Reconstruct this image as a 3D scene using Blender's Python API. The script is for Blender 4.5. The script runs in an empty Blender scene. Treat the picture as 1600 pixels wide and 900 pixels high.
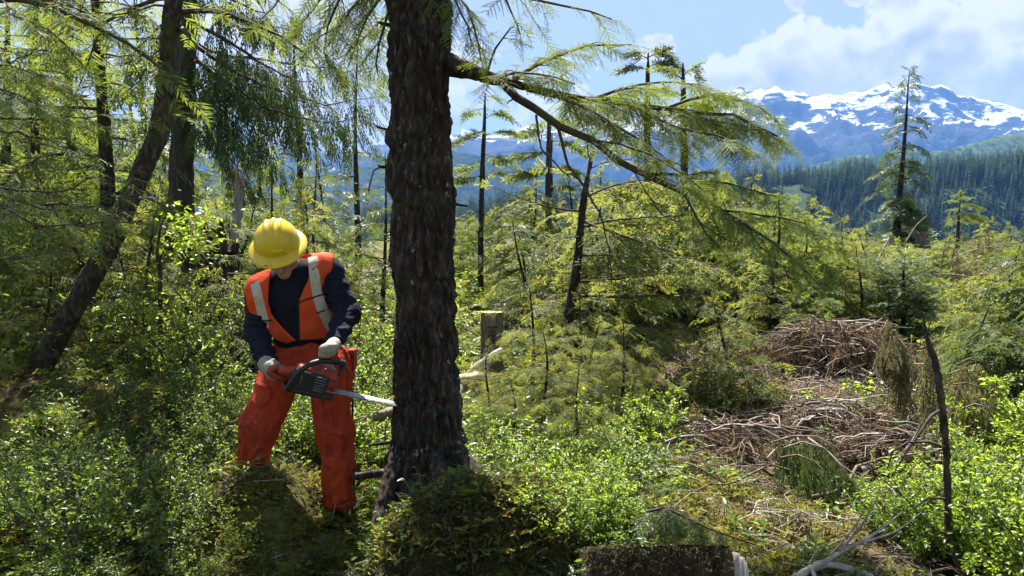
import bpy, math
import numpy as np
from mathutils import Vector, Matrix

# ------------------------------------------------------------------ camera, sky, sun, exposure
scene = bpy.context.scene
C = scene.collection
F = 1164.0                       # focal length in photo pixels (photo is 1600 wide)
PITCH = math.atan(60.0 / F)      # horizon sits 60 px above the photo's centre
CAM = np.array([0.0, 0.0, 1.5])

cam_data = bpy.data.cameras.new('camera')
cam = bpy.data.objects.new('camera', cam_data)
C.objects.link(cam)
cam.location = CAM
cam.rotation_euler = (math.pi / 2 - PITCH, 0, 0)
cam_data.sensor_width = 36.0
cam_data.lens = 36.0 * F / 1600.0
cam_data.clip_start = 0.05
cam_data.clip_end = 40000
scene.camera = cam

SUN_AZ = math.radians(-16)       # to the left of the view direction (+Y)
SUN_EL = math.radians(59)
sun_vec = Vector((math.sin(SUN_AZ) * math.cos(SUN_EL), math.cos(SUN_AZ) * math.cos(SUN_EL), math.sin(SUN_EL)))
sl = bpy.data.lights.new('sun', 'SUN')
sl.energy = 5.0
sl.angle = math.radians(0.5)
sl.color = (1.0, 0.955, 0.87)
sun = bpy.data.objects.new('sun', sl)
C.objects.link(sun)
sun.rotation_euler = sun_vec.to_track_quat('Z', 'Y').to_euler()

scene.view_settings.view_transform = 'Standard'
scene.view_settings.look = 'None'
scene.view_settings.gamma = 1.0
scene.view_settings.exposure = 1.92
scene.view_settings.use_curve_mapping = False

world = bpy.data.worlds.new('World')
scene.world = world
world.use_nodes = True


class NT:
    """small helper to write node trees"""
    def __init__(self, tree):
        self.t = tree
        self.n = tree.nodes
        self.l = tree.links

    def node(self, typ, ins=None, **props):
        nd = self.n.new(typ)
        for k, v in props.items():
            setattr(nd, k, v)
        if ins:
            for k, v in ins.items():
                s = nd.inputs[k]
                if hasattr(v, 'is_linked') or isinstance(v, bpy.types.NodeSocket):
                    self.l.new(v, s)
                else:
                    s.default_value = v
        return nd

    def math(self, op, a, b=0.0, c=None, clamp=False):
        ins = {0: a, 1: b}
        if c is not None:
            ins[2] = c
        return self.node('ShaderNodeMath', ins, operation=op, use_clamp=clamp).outputs[0]

    def vmath(self, op, a, b=None):
        nd = self.node('ShaderNodeVectorMath', {0: a} if b is None else {0: a, 1: b}, operation=op)
        return nd.outputs['Value'] if op in ('LENGTH', 'DOT_PRODUCT', 'DISTANCE') else nd.outputs[0]

    def mix(self, f, a, b, mode='MIX'):
        nd = self.node('ShaderNodeMix', None, data_type='RGBA', blend_type=mode)
        for idx, v in ((0, f), (6, a), (7, b)):
            s = nd.inputs[idx]
            if isinstance(v, bpy.types.NodeSocket):
                self.l.new(v, s)
            else:
                if idx and len(v) == 3:
                    v = (*v, 1)
                s.default_value = v
        return nd.outputs[2]

    def noise(self, vec, scale, detail=4.0, rough=0.55, dist=0.0):
        nd = self.node('ShaderNodeTexNoise', {'Scale': scale, 'Detail': detail, 'Roughness': rough, 'Distortion': dist})
        if vec is not None:
            self.l.new(vec, nd.inputs['Vector'])
        return nd.outputs['Fac']

    def ramp(self, f, stops):
        nd = self.node('ShaderNodeValToRGB', {0: f})
        cr = nd.color_ramp
        while len(cr.elements) < len(stops):
            cr.elements.new(0.5)
        for e, (p, c) in zip(cr.elements, stops):
            e.position = p
            if not hasattr(c, '__len__'):
                c = (c, c, c)
            e.color = (*c, 1) if len(c) == 3 else c
        return nd.outputs[0]


def pix_dir(px, py):
    a, b = (px - 800.0) / F, -(py - 450.0) / F
    cp, sp = math.cos(PITCH), math.sin(PITCH)
    v = np.array([a, cp + b * sp, -sp + b * cp])
    return v


def build_world():
    nt = NT(world.node_tree)
    nt.n.clear()
    sky = nt.node('ShaderNodeTexSky', sky_type='NISHITA', sun_disc=False, sun_elevation=SUN_EL,
                  sun_rotation=SUN_AZ, altitude=100.0, air_density=1.0, dust_density=0.6, ozone_density=1.6)
    tc = nt.node('ShaderNodeTexCoord')
    d = tc.outputs['Generated']
    # cumulus: a few big masses over the mountains, the rest of the sky broken by the same noise
    big = nt.noise(d, 5.0, 3.0, 0.5)

    def field(v):
        """billowing cloud relief"""
        w = nt.node('ShaderNodeTexNoise', {'Vector': v, 'Scale': 14.0, 'Detail': 3.0, 'Roughness': 0.6})
        wv = nt.vmath('ADD', v, nt.vmath('MULTIPLY', nt.vmath('SUBTRACT', w.outputs['Color'], (.5, .5, .5)), (.05, .05, .05)))
        tot = nt.math('MULTIPLY_ADD', nt.noise(v, 12.0, 6.0, 0.6), 1.9, -.95)
        for sc, am in ((13.0, .95), (31.0, .6)):
            vo = nt.node('ShaderNodeTexVoronoi', {'Vector': wv, 'Scale': sc})
            tot = nt.math('ADD', tot, nt.math('MULTIPLY_ADD', vo.outputs['Distance'], -am, am * .45))
        return tot
    med = field(d)
    blobs = [(1240, 96, 120), (1400, 78, 145), (1560, 76, 170), (1700, 110, 180), (1330, 128, 100), (1150, 128, 60), (1030, 74, 34),
             (1880, 60, 200), (2150, 130, 200), (830, 190, 120), (560, 90, 190), (330, 90, 190), (120, 60, 200), (-120, 120, 220), (-420, 60, 260),
             (2500, 60, 260), (1450, 130, 120), (1240, 6, 28), (1330, -2, 34)]
    acc = None
    for px, py, r in blobs:
        v = Vector(pix_dir(px, py)).normalized()
        dist = nt.vmath('DISTANCE', nt.vmath('MULTIPLY', d, (1, 1, 1.35)), (v.x, v.y, v.z * 1.35))
        rr = r / F * 0.97
        b = nt.math('MULTIPLY_ADD', dist, -1.0 / rr, 1.0)
        acc = b if acc is None else nt.math('SMOOTH_MAX', acc, b, 0.25)
    # scattered clouds elsewhere (above and behind the view too)
    sep = nt.node('ShaderNodeSeparateXYZ', {0: d})
    gen = nt.math('MULTIPLY_ADD', big, 5.0, -3.15)
    acc = nt.math('MAXIMUM', acc, gen)
    dens = nt.math('ADD', acc, med)
    alpha = nt.node('ShaderNodeMapRange', {0: dens, 1: 0.0, 2: 0.16, 3: 0.0, 4: 1.0}, interpolation_type='SMOOTHSTEP').outputs[0]
    # light on the cloud: thin edges shine (sun behind), the thick middles and flat bases are greyer
    med2 = field(nt.vmath('ADD', d, (sun_vec.x * .018, sun_vec.y * .018, sun_vec.z * .018)))
    rel = nt.math('MULTIPLY_ADD', nt.math('SUBTRACT', med, med2), 1.5, 0.5)
    thick = nt.node('ShaderNodeMapRange', {0: dens, 1: 0.05, 2: 1.1, 3: 1.0, 4: 0.0}).outputs[0]
    lit = nt.math('MULTIPLY_ADD', thick, 0.5, nt.math('MULTIPLY', rel, 0.55), clamp=True)
    ccol = nt.ramp(lit, [(0.1, (3.1, 3.25, 3.45)), (0.42, (4.2, 4.25, 4.3)), (0.75, (5.9, 5.8, 5.6))])
    # thin high veil
    veil = nt.node('ShaderNodeMapRange', {0: nt.noise(nt.vmath('MULTIPLY', d, (1, 1, 3.5)), 2.2, 5.0, 0.6), 1: 0.3, 2: 0.75, 3: 0.5, 4: 0.9}).outputs[0]
    veiled = nt.mix(veil, sky.outputs[0], (3.4, 3.85, 4.4))
    col = nt.mix(alpha, veiled, ccol)
    bg = nt.node('ShaderNodeBackground', {'Color': col, 'Strength': 0.05})
    out = nt.node('ShaderNodeOutputWorld')
    nt.l.new(bg.outputs[0], out.inputs['Surface'])


build_world()
world.cycles.sampling_method = 'MANUAL'
world.cycles.sample_map_resolution = 512
scene.cycles.use_denoising = True
scene.cycles.max_bounces = 5
scene.cycles.diffuse_bounces = 2
scene.cycles.glossy_bounces = 1
scene.cycles.transmission_bounces = 2
scene.cycles.volume_bounces = 0
scene.cycles.use_adaptive_sampling = True
scene.cycles.adaptive_threshold = 0.03
scene.cycles.caustics_reflective = False
scene.cycles.caustics_refractive = False
scene.cycles.sample_clamp_indirect = 4.0


# ------------------------------------------------------------------ maths helpers
def P(px, py, y):
    """world point on the photo's ray (px, py) at distance y in front of the camera"""
    v = pix_dir(px, py)
    return CAM + v * (y / v[1])


def to_pix(p):
    p = np.asarray(p, float) - CAM
    cp, sp = math.cos(PITCH), math.sin(PITCH)
    zf = p[..., 1] * cp - p[..., 2] * sp
    up = p[..., 1] * sp + p[..., 2] * cp
    return 800 + F * p[..., 0] / zf, 450 - F * up / zf


def hash3(ix, iy, iz, s=0):
    n = (ix.astype(np.int64) * 374761393 + iy.astype(np.int64) * 668265263 + iz.astype(np.int64) * 2147483647 + s * 1274126177) & 0xFFFFFFFF
    n = ((n ^ (n >> 13)) * 1274126177) & 0xFFFFFFFF
    n = ((n ^ (n >> 16)) * 2246822519) & 0xFFFFFFFF
    return ((n ^ (n >> 15)) & 0xFFFFFF) / float(0xFFFFFF)


def vnoise(p, s=0):
    p = np.asarray(p, float)
    i = np.floor(p).astype(np.int64)
    f = p - i
    f = f * f * (3 - 2 * f)
    r = 0
    for dx in (0, 1):
        for dy in (0, 1):
            for dz in (0, 1):
                w = (f[..., 0] if dx else 1 - f[..., 0]) * (f[..., 1] if dy else 1 - f[..., 1]) * (f[..., 2] if dz else 1 - f[..., 2])
                r = r + w * hash3(i[..., 0] + dx, i[..., 1] + dy, i[..., 2] + dz, s)
    return r * 2 - 1


def fbm(p, oct=4, s=0, gain=0.5):
    a, r, p = 1.0, 0, np.asarray(p, float)
    for k in range(oct):
        r = r + a * vnoise(p, s + k)
        a *= gain
        p = p * 2.03 + 11.7
    return r


def worley(p, s=0):
    p = np.asarray(p, float)
    i = np.floor(p).astype(np.int64)
    f1 = np.full(p.shape[:-1], 9.0)
    f2 = f1.copy()
    cid = np.zeros_like(f1)
    for dx in (-1, 0, 1):
        for dy in (-1, 0, 1):
            for dz in (-1, 0, 1):
                c = i + np.array([dx, dy, dz])
                h = [hash3(c[..., 0], c[..., 1], c[..., 2], s + k) for k in range(3)]
                d = np.sqrt(sum((c[..., k] + h[k] - p[..., k]) ** 2 for k in range(3)))
                nearer = d < f1
                f2 = np.where(nearer, f1, np.minimum(f2, d))
                cid = np.where(nearer, h[0], cid)
                f1 = np.where(nearer, d, f1)
    return f1, f2, cid


def sstep(a, b, x):
    t = np.clip((x - a) / (b - a), 0, 1)
    return t * t * (3 - 2 * t)


# ------------------------------------------------------------------ scene graph helpers
def tag(o, label=None, cat=None, group=None, kind=None):
    if label:
        o['label'] = label
    if cat:
        o['category'] = cat
    if group:
        o['group'] = group
    if kind:
        o['kind'] = kind
    return o


def thing(name, label, cat, loc=(0, 0, 0), group=None, rotz=0.0, scale=1.0):
    o = bpy.data.objects.new(name, None)
    o.empty_display_size = 0.1
    C.objects.link(o)
    o.location = loc
    o.rotation_euler = (0, 0, rotz)
    o.scale = (scale,) * 3
    return tag(o, label, cat, group)


def mesh_data(name, V, faces, mats, smooth=False):
    """faces: list of (array n x k, material index)"""
    me = bpy.data.meshes.new(name)
    V = np.ascontiguousarray(V, dtype=np.float32)
    me.vertices.add(len(V))
    me.vertices.foreach_set('co', V.ravel())
    idx = np.concatenate([np.asarray(f, np.int32).ravel() for f, _ in faces])
    tot = np.concatenate([np.full(len(f), np.asarray(f).shape[1], np.int32) for f, _ in faces])
    mi = np.concatenate([np.full(len(f), m, np.int32) for f, m in faces])
    me.loops.add(len(idx))
    me.loops.foreach_set('vertex_index', idx)
    me.polygons.add(len(tot))
    st = np.zeros(len(tot), np.int32)
    st[1:] = np.cumsum(tot)[:-1]
    me.polygons.foreach_set('loop_start', st)
    me.polygons.foreach_set('material_index', mi)
    if smooth:
        me.polygons.foreach_set('use_smooth', np.ones(len(tot), bool))
    me.update(calc_edges=True)
    for m in (mats if isinstance(mats, (list, tuple)) else [mats]):
        me.materials.append(m)
    return me


def part(name, V, faces, mat, parent=None, smooth=False, link=True):
    if not isinstance(faces, list):
        faces = [(faces, 0)]
    me = mesh_data(name, V, faces, mat, smooth)
    o = bpy.data.objects.new(name, me)
    if link:
        C.objects.link(o)
    if parent is not None:
        o.parent = parent
    return o


def copy_tree(o, parent=None):
    c = o.copy()
    C.objects.link(c)
    if parent is not None:
        c.parent = parent
    for ch in o.children:
        copy_tree(ch, c)
    return c


class MB:
    """collects vertices and faces (tris and quads)"""
    def __init__(self):
        self.V, self.T, self.Q, self.n = [], [], [], 0

    def add(self, V, Fc):
        V = np.asarray(V, float).reshape(-1, 3)
        Fc = np.asarray(Fc, np.int64)
        (self.T if Fc.shape[1] == 3 else self.Q).append(Fc + self.n)
        self.V.append(V)
        self.n += len(V)
        return self

    def tris(self):
        return sum(len(t) for t in self.T) + 2 * sum(len(q) for q in self.Q)

    def build(self, name, mat, parent=None, smooth=False, link=True, offset=None):
        if not self.n:
            return None
        V = np.concatenate(self.V)
        if offset is not None:
            V = V - np.asarray(offset)
        fs = []
        if self.T:
            fs.append((np.concatenate(self.T), 0))
        if self.Q:
            fs.append((np.concatenate(self.Q), 0))
        return part(name, V, fs, mat, parent, smooth, link)


def catmull(pts, n, vals=None):
    pts = np.asarray(pts, float)
    if len(pts) == 2:
        t = np.linspace(0, 1, n)[:, None]
        o = pts[0] * (1 - t) + pts[1] * t
    else:
        p = np.vstack([2 * pts[0] - pts[1], pts, 2 * pts[-1] - pts[-2]])
        u = np.linspace(0, len(pts) - 1 - 1e-9, n)
        i = u.astype(int)
        t = (u - i)[:, None]
        a, b, c, d = p[i], p[i + 1], p[i + 2], p[i + 3]
        o = 0.5 * (2 * b + (c - a) * t + (2 * a - 5 * b + 4 * c - d) * t ** 2 + (3 * b - a - 3 * c + d) * t ** 3)
    if vals is None:
        return o
    vals = np.asarray(vals, float)
    return o, np.interp(np.linspace(0, len(pts) - 1, n), np.arange(len(vals)) * (len(pts) - 1) / (len(vals) - 1), vals)


def frames(path):
    """tangent, side, up for every point of a path"""
    t = np.gradient(path, axis=0)
    t /= np.linalg.norm(t, axis=1, keepdims=True) + 1e-12
    ref = np.array([0.31, 0.17, 0.93])
    s = np.cross(t, ref)
    bad = np.linalg.norm(s, axis=1) < 0.25
    s[bad] = np.cross(t[bad], np.array([0.9, -0.4, 0.1]))
    for k in range(1, len(s)):
        s[k] = s[k - 1] - t[k] * np.dot(s[k - 1], t[k])
        s[k] /= np.linalg.norm(s[k]) + 1e-12
    s[0] /= np.linalg.norm(s[0]) + 1e-12
    u = np.cross(s, t)
    return t, s, u


def tube(mb, path, radii, sides=5, cap=True):
    path = np.asarray(path, float)
    n = len(path)
    radii = np.broadcast_to(np.asarray(radii, float), (n,))
    t, s, u = frames(path)
    a = np.arange(sides) * 2 * np.pi / sides
    V = path[:, None, :] + radii[:, None, None] * (np.cos(a)[None, :, None] * s[:, None, :] + np.sin(a)[None, :, None] * u[:, None, :])
    i = np.arange(n - 1)[:, None] * sides
    j = np.arange(sides)[None, :]
    k = (j + 1) % sides
    Q = np.stack([i + j, i + k, i + sides + k, i + sides + j], -1).reshape(-1, 4)
    base = mb.n
    mb.add(V.reshape(-1, 3), Q)
    if cap:
        for ring, c in ((n - 1, path[-1]), (0, path[0])):
            b = mb.n
            ids = ring * sides + np.arange(sides)
            T = np.stack([ids + base - b, (np.roll(ids, -1)) + base - b, np.zeros(sides, int)], -1)
            if ring == 0:
                T = T[:, ::-1]
            mb.add(c[None], T)


def trunk(mb, pts, radii, nz, nth, amp=0.01, cell=(0.035, 0.13), seed=0, lump=0.0, flare=None, cap=True, furrow=0.0):
    """stem with barky plates: the surface is pushed in along the cracks between plates"""
    path, r = catmull(pts, nz, radii)
    seg = np.concatenate([[0], np.cumsum(np.linalg.norm(np.diff(path, axis=0), axis=1))])
    t, s, u = frames(path)
    a = np.arange(nth) * 2 * np.pi / nth
    ca, sa = np.cos(a)[None, :], np.sin(a)[None, :]
    rr = r[:, None] * np.ones((1, nth))
    q = np.stack([ca * rr, sa * rr, np.broadcast_to(seg[:, None], rr.shape)], -1)
    if amp > 0:
        w = q / np.array([cell[0], cell[0], cell[1]])
        w = w + 0.6 * np.stack([fbm(q * 9, 2, seed + k) for k in range(3)], -1)
        f1, f2, cid = worley(w, seed)
        crack = np.clip((f2 - f1) * 2.6, 0, 1)
        if furrow:
            g1, g2, gid = worley(q / np.array([.055, .055, .36]) + .9 * np.stack([fbm(q * 4, 2, seed + 20 + k) for k in range(3)], -1), seed + 3)
            rr = rr + furrow * (np.clip((g2 - g1) * 2.2, 0, 1) - .7 + .5 * (gid - .5))
            crack = crack * (.35 + .65 * np.clip(.5 + 1.2 * fbm(q * 6, 2, seed + 31), 0, 1))
        rr = rr + amp * (crack - 0.75 + 0.55 * (cid - 0.5)) + amp * 0.35 * fbm(q * np.array([60, 60, 22]), 2, seed + 9)
    if lump > 0:
        rr = rr + lump * fbm(q * np.array([7, 7, 4.5]), 3, seed + 5)
    if flare is not None:
        rr = rr + flare(a[None, :], seg[:, None])
    V = path[:, None, :] + rr[..., None] * (ca[..., None] * s[:, None, :] + sa[..., None] * u[:, None, :])
    i = np.arange(nz - 1)[:, None] * nth
    j = np.arange(nth)[None, :]
    k = (j + 1) % nth
    Q = np.stack([i + j, i + k, i + nth + k, i + nth + j], -1).reshape(-1, 4)
    base = mb.n
    mb.add(V.reshape(-1, 3), Q)
    if cap:
        b = mb.n
        ids = (nz - 1) * nth + np.arange(nth)
        mb.add(path[-1][None], np.stack([ids + base - b, np.roll(ids, -1) + base - b, np.zeros(nth, int)], -1))
    return path, r, V[-1]


# ------------------------------------------------------------------ materials
def new_mat(name):
    m = bpy.data.materials.new(name)
    m.use_nodes = True
    nt = NT(m.node_tree)
    nt.n.clear()
    out = nt.node('ShaderNodeOutputMaterial')
    return m, nt, out


def noise_mat(name, stops, scale=8.0, stretch=(1, 1, 1), rough=0.85, bump=0.4, bump_scale=40.0, bump_dist=0.01, spec=0.25, island=0.0, detail=6.0, coords='Object', patches=None):
    m, nt, out = new_mat(name)
    tc = nt.node('ShaderNodeTexCoord')
    vec = nt.vmath('MULTIPLY', tc.outputs[coords], stretch)
    n = nt.noise(vec, scale, detail, 0.62, 0.2)
    if island:
        g = nt.node('ShaderNodeNewGeometry')
        oi = nt.node('ShaderNodeObjectInfo')
        rnd = nt.math('ADD', nt.math('MULTIPLY', g.outputs['Random Per Island'], island), nt.math('MULTIPLY', oi.outputs['Random'], island * .5))
        n = nt.math('ADD', n, nt.math('SUBTRACT', rnd, island * .75))
    col = nt.ramp(n, stops)
    if patches:
        for pc, psc, lo, hi in patches:
            pn = nt.noise(tc.outputs[coords], psc, 5.0, 0.6)
            f = nt.node('ShaderNodeMapRange', {0: pn, 1: lo, 2: hi}).outputs[0]
            col = nt.mix(f, col, pc)
    b = nt.node('ShaderNodeBsdfPrincipled', {'Base Color': col, 'Roughness': rough, 'Specular IOR Level': spec})
    if bump:
        bn = nt.noise(vec, bump_scale, 5.0, 0.65)
        bp = nt.node('ShaderNodeBump', {'Height': bn, 'Strength': bump, 'Distance': bump_dist})
        nt.l.new(bp.outputs[0], b.inputs['Normal'])
    nt.l.new(b.outputs[0], out.inputs['Surface'])
    return m


def leaf_mat(name, dark, light, trans, tfac=0.45, rough=0.45, spec=0.35, brown=0.0, obj_w=0.4):
    m, nt, out = new_mat(name)
    g = nt.node('ShaderNodeNewGeometry')
    oi = nt.node('ShaderNodeObjectInfo')
    tc = nt.node('ShaderNodeTexCoord')
    clump = nt.noise(tc.outputs['Object'], 1.7, 3.0, 0.55)
    r = nt.math('MULTIPLY', g.outputs['Random Per Island'], 0.5)
    r = nt.math('MULTIPLY_ADD', oi.outputs['Random'], obj_w * 0.6, r)
    r = nt.math('ADD', r, nt.math('MULTIPLY_ADD', clump, 1.1, -0.5), clamp=True)
    col = nt.mix(r, dark, light)
    tcol = nt.mix(r, tuple(c * 0.75 for c in trans), trans)
    if brown:
        bsel = nt.math('LESS_THAN', nt.math('FRACT', nt.math('MULTIPLY', g.outputs['Random Per Island'], 17.31)), brown)
        col = nt.mix(bsel, col, (0.17, 0.085, 0.03))
        tcol = nt.mix(bsel, tcol, (0.16, 0.07, 0.02))
    p = nt.node('ShaderNodeBsdfPrincipled', {'Base Color': col, 'Roughness': rough, 'Specular IOR Level': spec})
    t = nt.node('ShaderNodeBsdfTranslucent', {'Color': tcol})
    mx = nt.node('ShaderNodeMixShader', {0: tfac, 1: p.outputs[0], 2: t.outputs[0]})
    nt.l.new(mx.outputs[0], out.inputs['Surface'])
    return m


def plain(name, col, rough=0.6, metal=0.0, spec=0.4, var=0.12, scale=30.0, bump=0.0, bump_dist=0.002, trans=0.0):
    m, nt, out = new_mat(name)
    tc = nt.node('ShaderNodeTexCoord')
    n = nt.noise(tc.outputs['Object'], scale, 5.0, 0.6)
    c = nt.ramp(n, [(0.3, tuple(x * (1 - var) for x in col)), (0.7, tuple(min(1, x * (1 + var)) for x in col))])
    b = nt.node('ShaderNodeBsdfPrincipled', {'Base Color': c, 'Roughness': rough, 'Metallic': metal, 'Specular IOR Level': spec})
    if bump:
        bp = nt.node('ShaderNodeBump', {'Height': nt.noise(tc.outputs['Object'], scale * 2.5, 4.0, 0.6), 'Strength': bump, 'Distance': bump_dist})
        nt.l.new(bp.outputs[0], b.inputs['Normal'])
    sh = b.outputs[0]
    if trans:
        t = nt.node('ShaderNodeBsdfTranslucent', {'Color': c})
        sh = nt.node('ShaderNodeMixShader', {0: trans, 1: sh, 2: t.outputs[0]}).outputs[0]
    nt.l.new(sh, out.inputs['Surface'])
    return m


M = {}
M['bark'] = noise_mat('hemlock_bark', [(0.30, (0.008, 0.006, 0.005)), (0.5, (0.026, 0.019, 0.014)), (0.62, (0.07, 0.053, 0.04)), (0.76, (0.20, 0.18, 0.155))],
                      scale=42, stretch=(1, 1, 0.3), bump=0.7, bump_scale=70, bump_dist=0.008, patches=[((0.26, 0.245, 0.22), 13.0, 0.655, 0.68), ((0.035, 0.04, 0.016), 3.0, 0.56, 0.75), ((0.055, 0.032, 0.02), 4.6, 0.55, 0.72)])
M['bark_mossy'] = noise_mat('mossy_bark', [(0.3, (0.014, 0.010, 0.007)), (0.52, (0.05, 0.036, 0.026)), (0.75, (0.17, 0.145, 0.12))],
                            scale=30, stretch=(1, 1, 0.4), bump=0.7, bump_scale=60, bump_dist=0.008, patches=[((0.07, 0.085, 0.02), 5.0, 0.5, 0.7), ((0.36, 0.36, 0.32), 18.0, 0.68, 0.72)])
M['bark_grey'] = noise_mat('cedar_bark', [(0.3, (0.026, 0.021, 0.018)), (0.55, (0.075, 0.064, 0.055)), (0.8, (0.16, 0.145, 0.125))],
                           scale=30, stretch=(1, 1, 0.12), bump=0.6, bump_scale=50, bump_dist=0.008)
M['twig'] = noise_mat('live_twig', [(0.3, (0.035, 0.026, 0.02)), (0.7, (0.11, 0.085, 0.065))], scale=20, bump=0.3, bump_scale=80)
M['dead'] = noise_mat('dead_wood', [(0.25, (0.10, 0.08, 0.06)), (0.5, (0.235, 0.20, 0.165)), (0.75, (0.43, 0.39, 0.34))], scale=14, stretch=(1, 1, 0.5), bump=0.4, bump_scale=60, island=0.5)
M['deadbrown'] = noise_mat('brown_deadwood', [(0.25, (0.045, 0.03, 0.02)), (0.5, (0.125, 0.088, 0.063)), (0.75, (0.26, 0.205, 0.16))], scale=14, bump=0.4, bump_scale=60, island=0.6)
M['wood_cut'] = noise_mat('sawn_wood', [(0.3, (0.42, 0.28, 0.17)), (0.7, (0.66, 0.50, 0.34))], scale=40, bump=0.25, bump_scale=120, bump_dist=0.003)
M['wood_grey'] = noise_mat('weathered_wood', [(0.3, (0.16, 0.13, 0.11)), (0.55, (0.36, 0.32, 0.28)), (0.8, (0.55, 0.52, 0.48))], scale=30, stretch=(1, 1, 0.15), bump=0.5, bump_scale=70, bump_dist=0.006)
M['moss_bed'] = noise_mat('moss_bed', [(0.3, (0.015, 0.013, 0.007)), (0.55, (0.04, 0.034, 0.016)), (0.8, (0.085, 0.075, 0.03))], scale=22, bump=1.0, bump_scale=60, bump_dist=0.02)
M['wood_brown'] = noise_mat('brown_weathered_wood', [(0.3, (0.07, 0.052, 0.04)), (0.55, (0.17, 0.135, 0.105)), (0.8, (0.30, 0.26, 0.21))], scale=30, stretch=(1, 1, 0.15), bump=0.6, bump_scale=70, bump_dist=0.008)
M['rot'] = noise_mat('rotten_wood', [(0.3, (0.018, 0.012, 0.009)), (0.6, (0.06, 0.037, 0.023)), (0.8, (0.15, 0.09, 0.05))], scale=18, stretch=(1, 1, 0.4), bump=0.8, bump_scale=50, bump_dist=0.012)
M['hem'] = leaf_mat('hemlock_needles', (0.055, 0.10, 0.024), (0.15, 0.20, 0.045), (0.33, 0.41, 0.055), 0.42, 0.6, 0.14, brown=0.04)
M['hem_y'] = leaf_mat('sunlit_hemlock_needles', (0.07, 0.105, 0.03), (0.20, 0.225, 0.07), (0.42, 0.45, 0.075), 0.45, 0.6, 0.15, brown=0.05)  # needle colour made lighter and yellower, a sunlit look put into the tone
M['hem_d'] = leaf_mat('shaded_hemlock_needles', (0.038, 0.07, 0.022), (0.095, 0.135, 0.035), (0.20, 0.26, 0.04), 0.35, 0.5, 0.3, brown=0.03)  # needle colour made darker, a shaded look put into the tone
M['cedar'] = leaf_mat('cedar_scales', (0.028, 0.06, 0.022), (0.09, 0.135, 0.042), (0.12, 0.17, 0.04), 0.32, 0.6, 0.15, brown=0.02)
M['spruce'] = leaf_mat('spruce_needles', (0.03, 0.066, 0.028), (0.10, 0.15, 0.052), (0.16, 0.23, 0.05), 0.34, 0.5, 0.3)
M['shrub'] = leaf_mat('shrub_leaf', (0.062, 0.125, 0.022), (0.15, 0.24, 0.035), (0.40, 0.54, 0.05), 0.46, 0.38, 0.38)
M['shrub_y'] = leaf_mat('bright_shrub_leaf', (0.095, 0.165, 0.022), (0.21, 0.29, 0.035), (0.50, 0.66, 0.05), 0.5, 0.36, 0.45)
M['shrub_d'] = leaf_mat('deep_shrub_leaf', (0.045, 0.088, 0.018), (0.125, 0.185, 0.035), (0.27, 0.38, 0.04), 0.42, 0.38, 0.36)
M['moss'] = leaf_mat('feather_moss', (0.115, 0.12, 0.024), (0.28, 0.265, 0.06), (0.40, 0.40, 0.065), 0.36, 0.7, 0.15, brown=0.12)
M['moss_d'] = leaf_mat('dull_moss', (0.04, 0.04, 0.018), (0.125, 0.112, 0.055), (0.12, 0.11, 0.04), 0.25, 0.8, 0.1, brown=0.07)
M['deadneedle'] = leaf_mat('dead_needles', (0.085, 0.055, 0.036), (0.20, 0.14, 0.09), (0.19, 0.115, 0.06), 0.3, 0.7, 0.15)
M['lichen'] = leaf_mat('hanging_lichen', (0.10, 0.105, 0.055), (0.22, 0.205, 0.10), (0.24, 0.22, 0.09), 0.35, 0.8, 0.1, brown=0.12)


# ------------------------------------------------------------------ terrain
BUMPS = [  # x, y, height, radius x, radius y
    (-1.34, 3.80, 0.30, 0.30, 0.28),     # hummock before the worker's right boot
    (-1.42, 4.15, 0.22, 0.35, 0.30),     # what his boots sink into
    (-0.95, 4.10, 0.06, 0.35, 0.25),
    (-3.9, 6.1, 0.42, 1.6, 1.2),
    (-2.4, 5.3, 0.25, 0.8, 0.6),
    (-2.3, 3.6, 0.18, 0.5, 0.4),
    (-1.7, 3.05, 0.10, 0.4, 0.3),
    (3.3, 7.6, 0.18, 0.8, 0.6),          # brush heap
    (1.6, 8.2, 0.2, 0.9, 0.8),
    (3.2, 6.4, 0.18, 1.1, 0.8),
    (5.5, 7.6, 0.2, 0.9, 0.7),
]


def height(x, y):
    x = np.asarray(x, float)
    y = np.asarray(y, float)
    r = np.sqrt(x * x + y * y)
    rise = 1.75 * sstep(5.0, 33.0, y) * sstep(-30, -4, -np.abs(x - 4) + 22 - 4)
    crest = 37 + 5 * np.sin(x * 0.07 + 1)
    fall = -85 * sstep(0, 1, (y - crest) / 260.0) - 14 * sstep(0, 1, (y - crest) / 50.0)
    side = -22 * sstep(60, 300, np.abs(x)) * sstep(0, 60, 60 - np.abs(y - crest) + 20)
    p = np.stack([x, y, np.zeros_like(x)], -1)
    near = 1 - sstep(40, 120, r)
    z = rise + fall + side
    z = z + near * (0.10 * fbm(p * 0.85, 3, 3) + 0.20 * sstep(4.5, 12, y) * fbm(p * 0.23, 2, 8) + 0.035 * fbm(p * 3.1, 2, 12))
    for bx, by, h, rx, ry in BUMPS:
        z = z + h * np.exp(-((x - bx) / rx) ** 2 - ((y - by) / ry) ** 2)
    # the root mound at the foot of the felled tree: a steep-sided cushion
    q = np.maximum(0, 1 - (np.abs((x + .17) / .44) ** 3.2 + np.abs((y - 3.55) / .50) ** 3.0))
    z = z + (.38 + .10 * fbm(p * 3.4, 3, 91)) * q ** .5
    # far wooded ridge on the right, low behind the clearing
    ridge = 62 + 30 * sstep(120, 560, x) + 36 * sstep(620, 1100, x)
    ridge = ridge * sstep(-500, 330, x) + 16
    z = z + (ridge + 85) * sstep(430, 900, y) * (1 + 0.06 * fbm(p / 130.0, 2, 31)) * (1 - 0.9 * sstep(1000, 1700, y))
    return z


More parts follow.
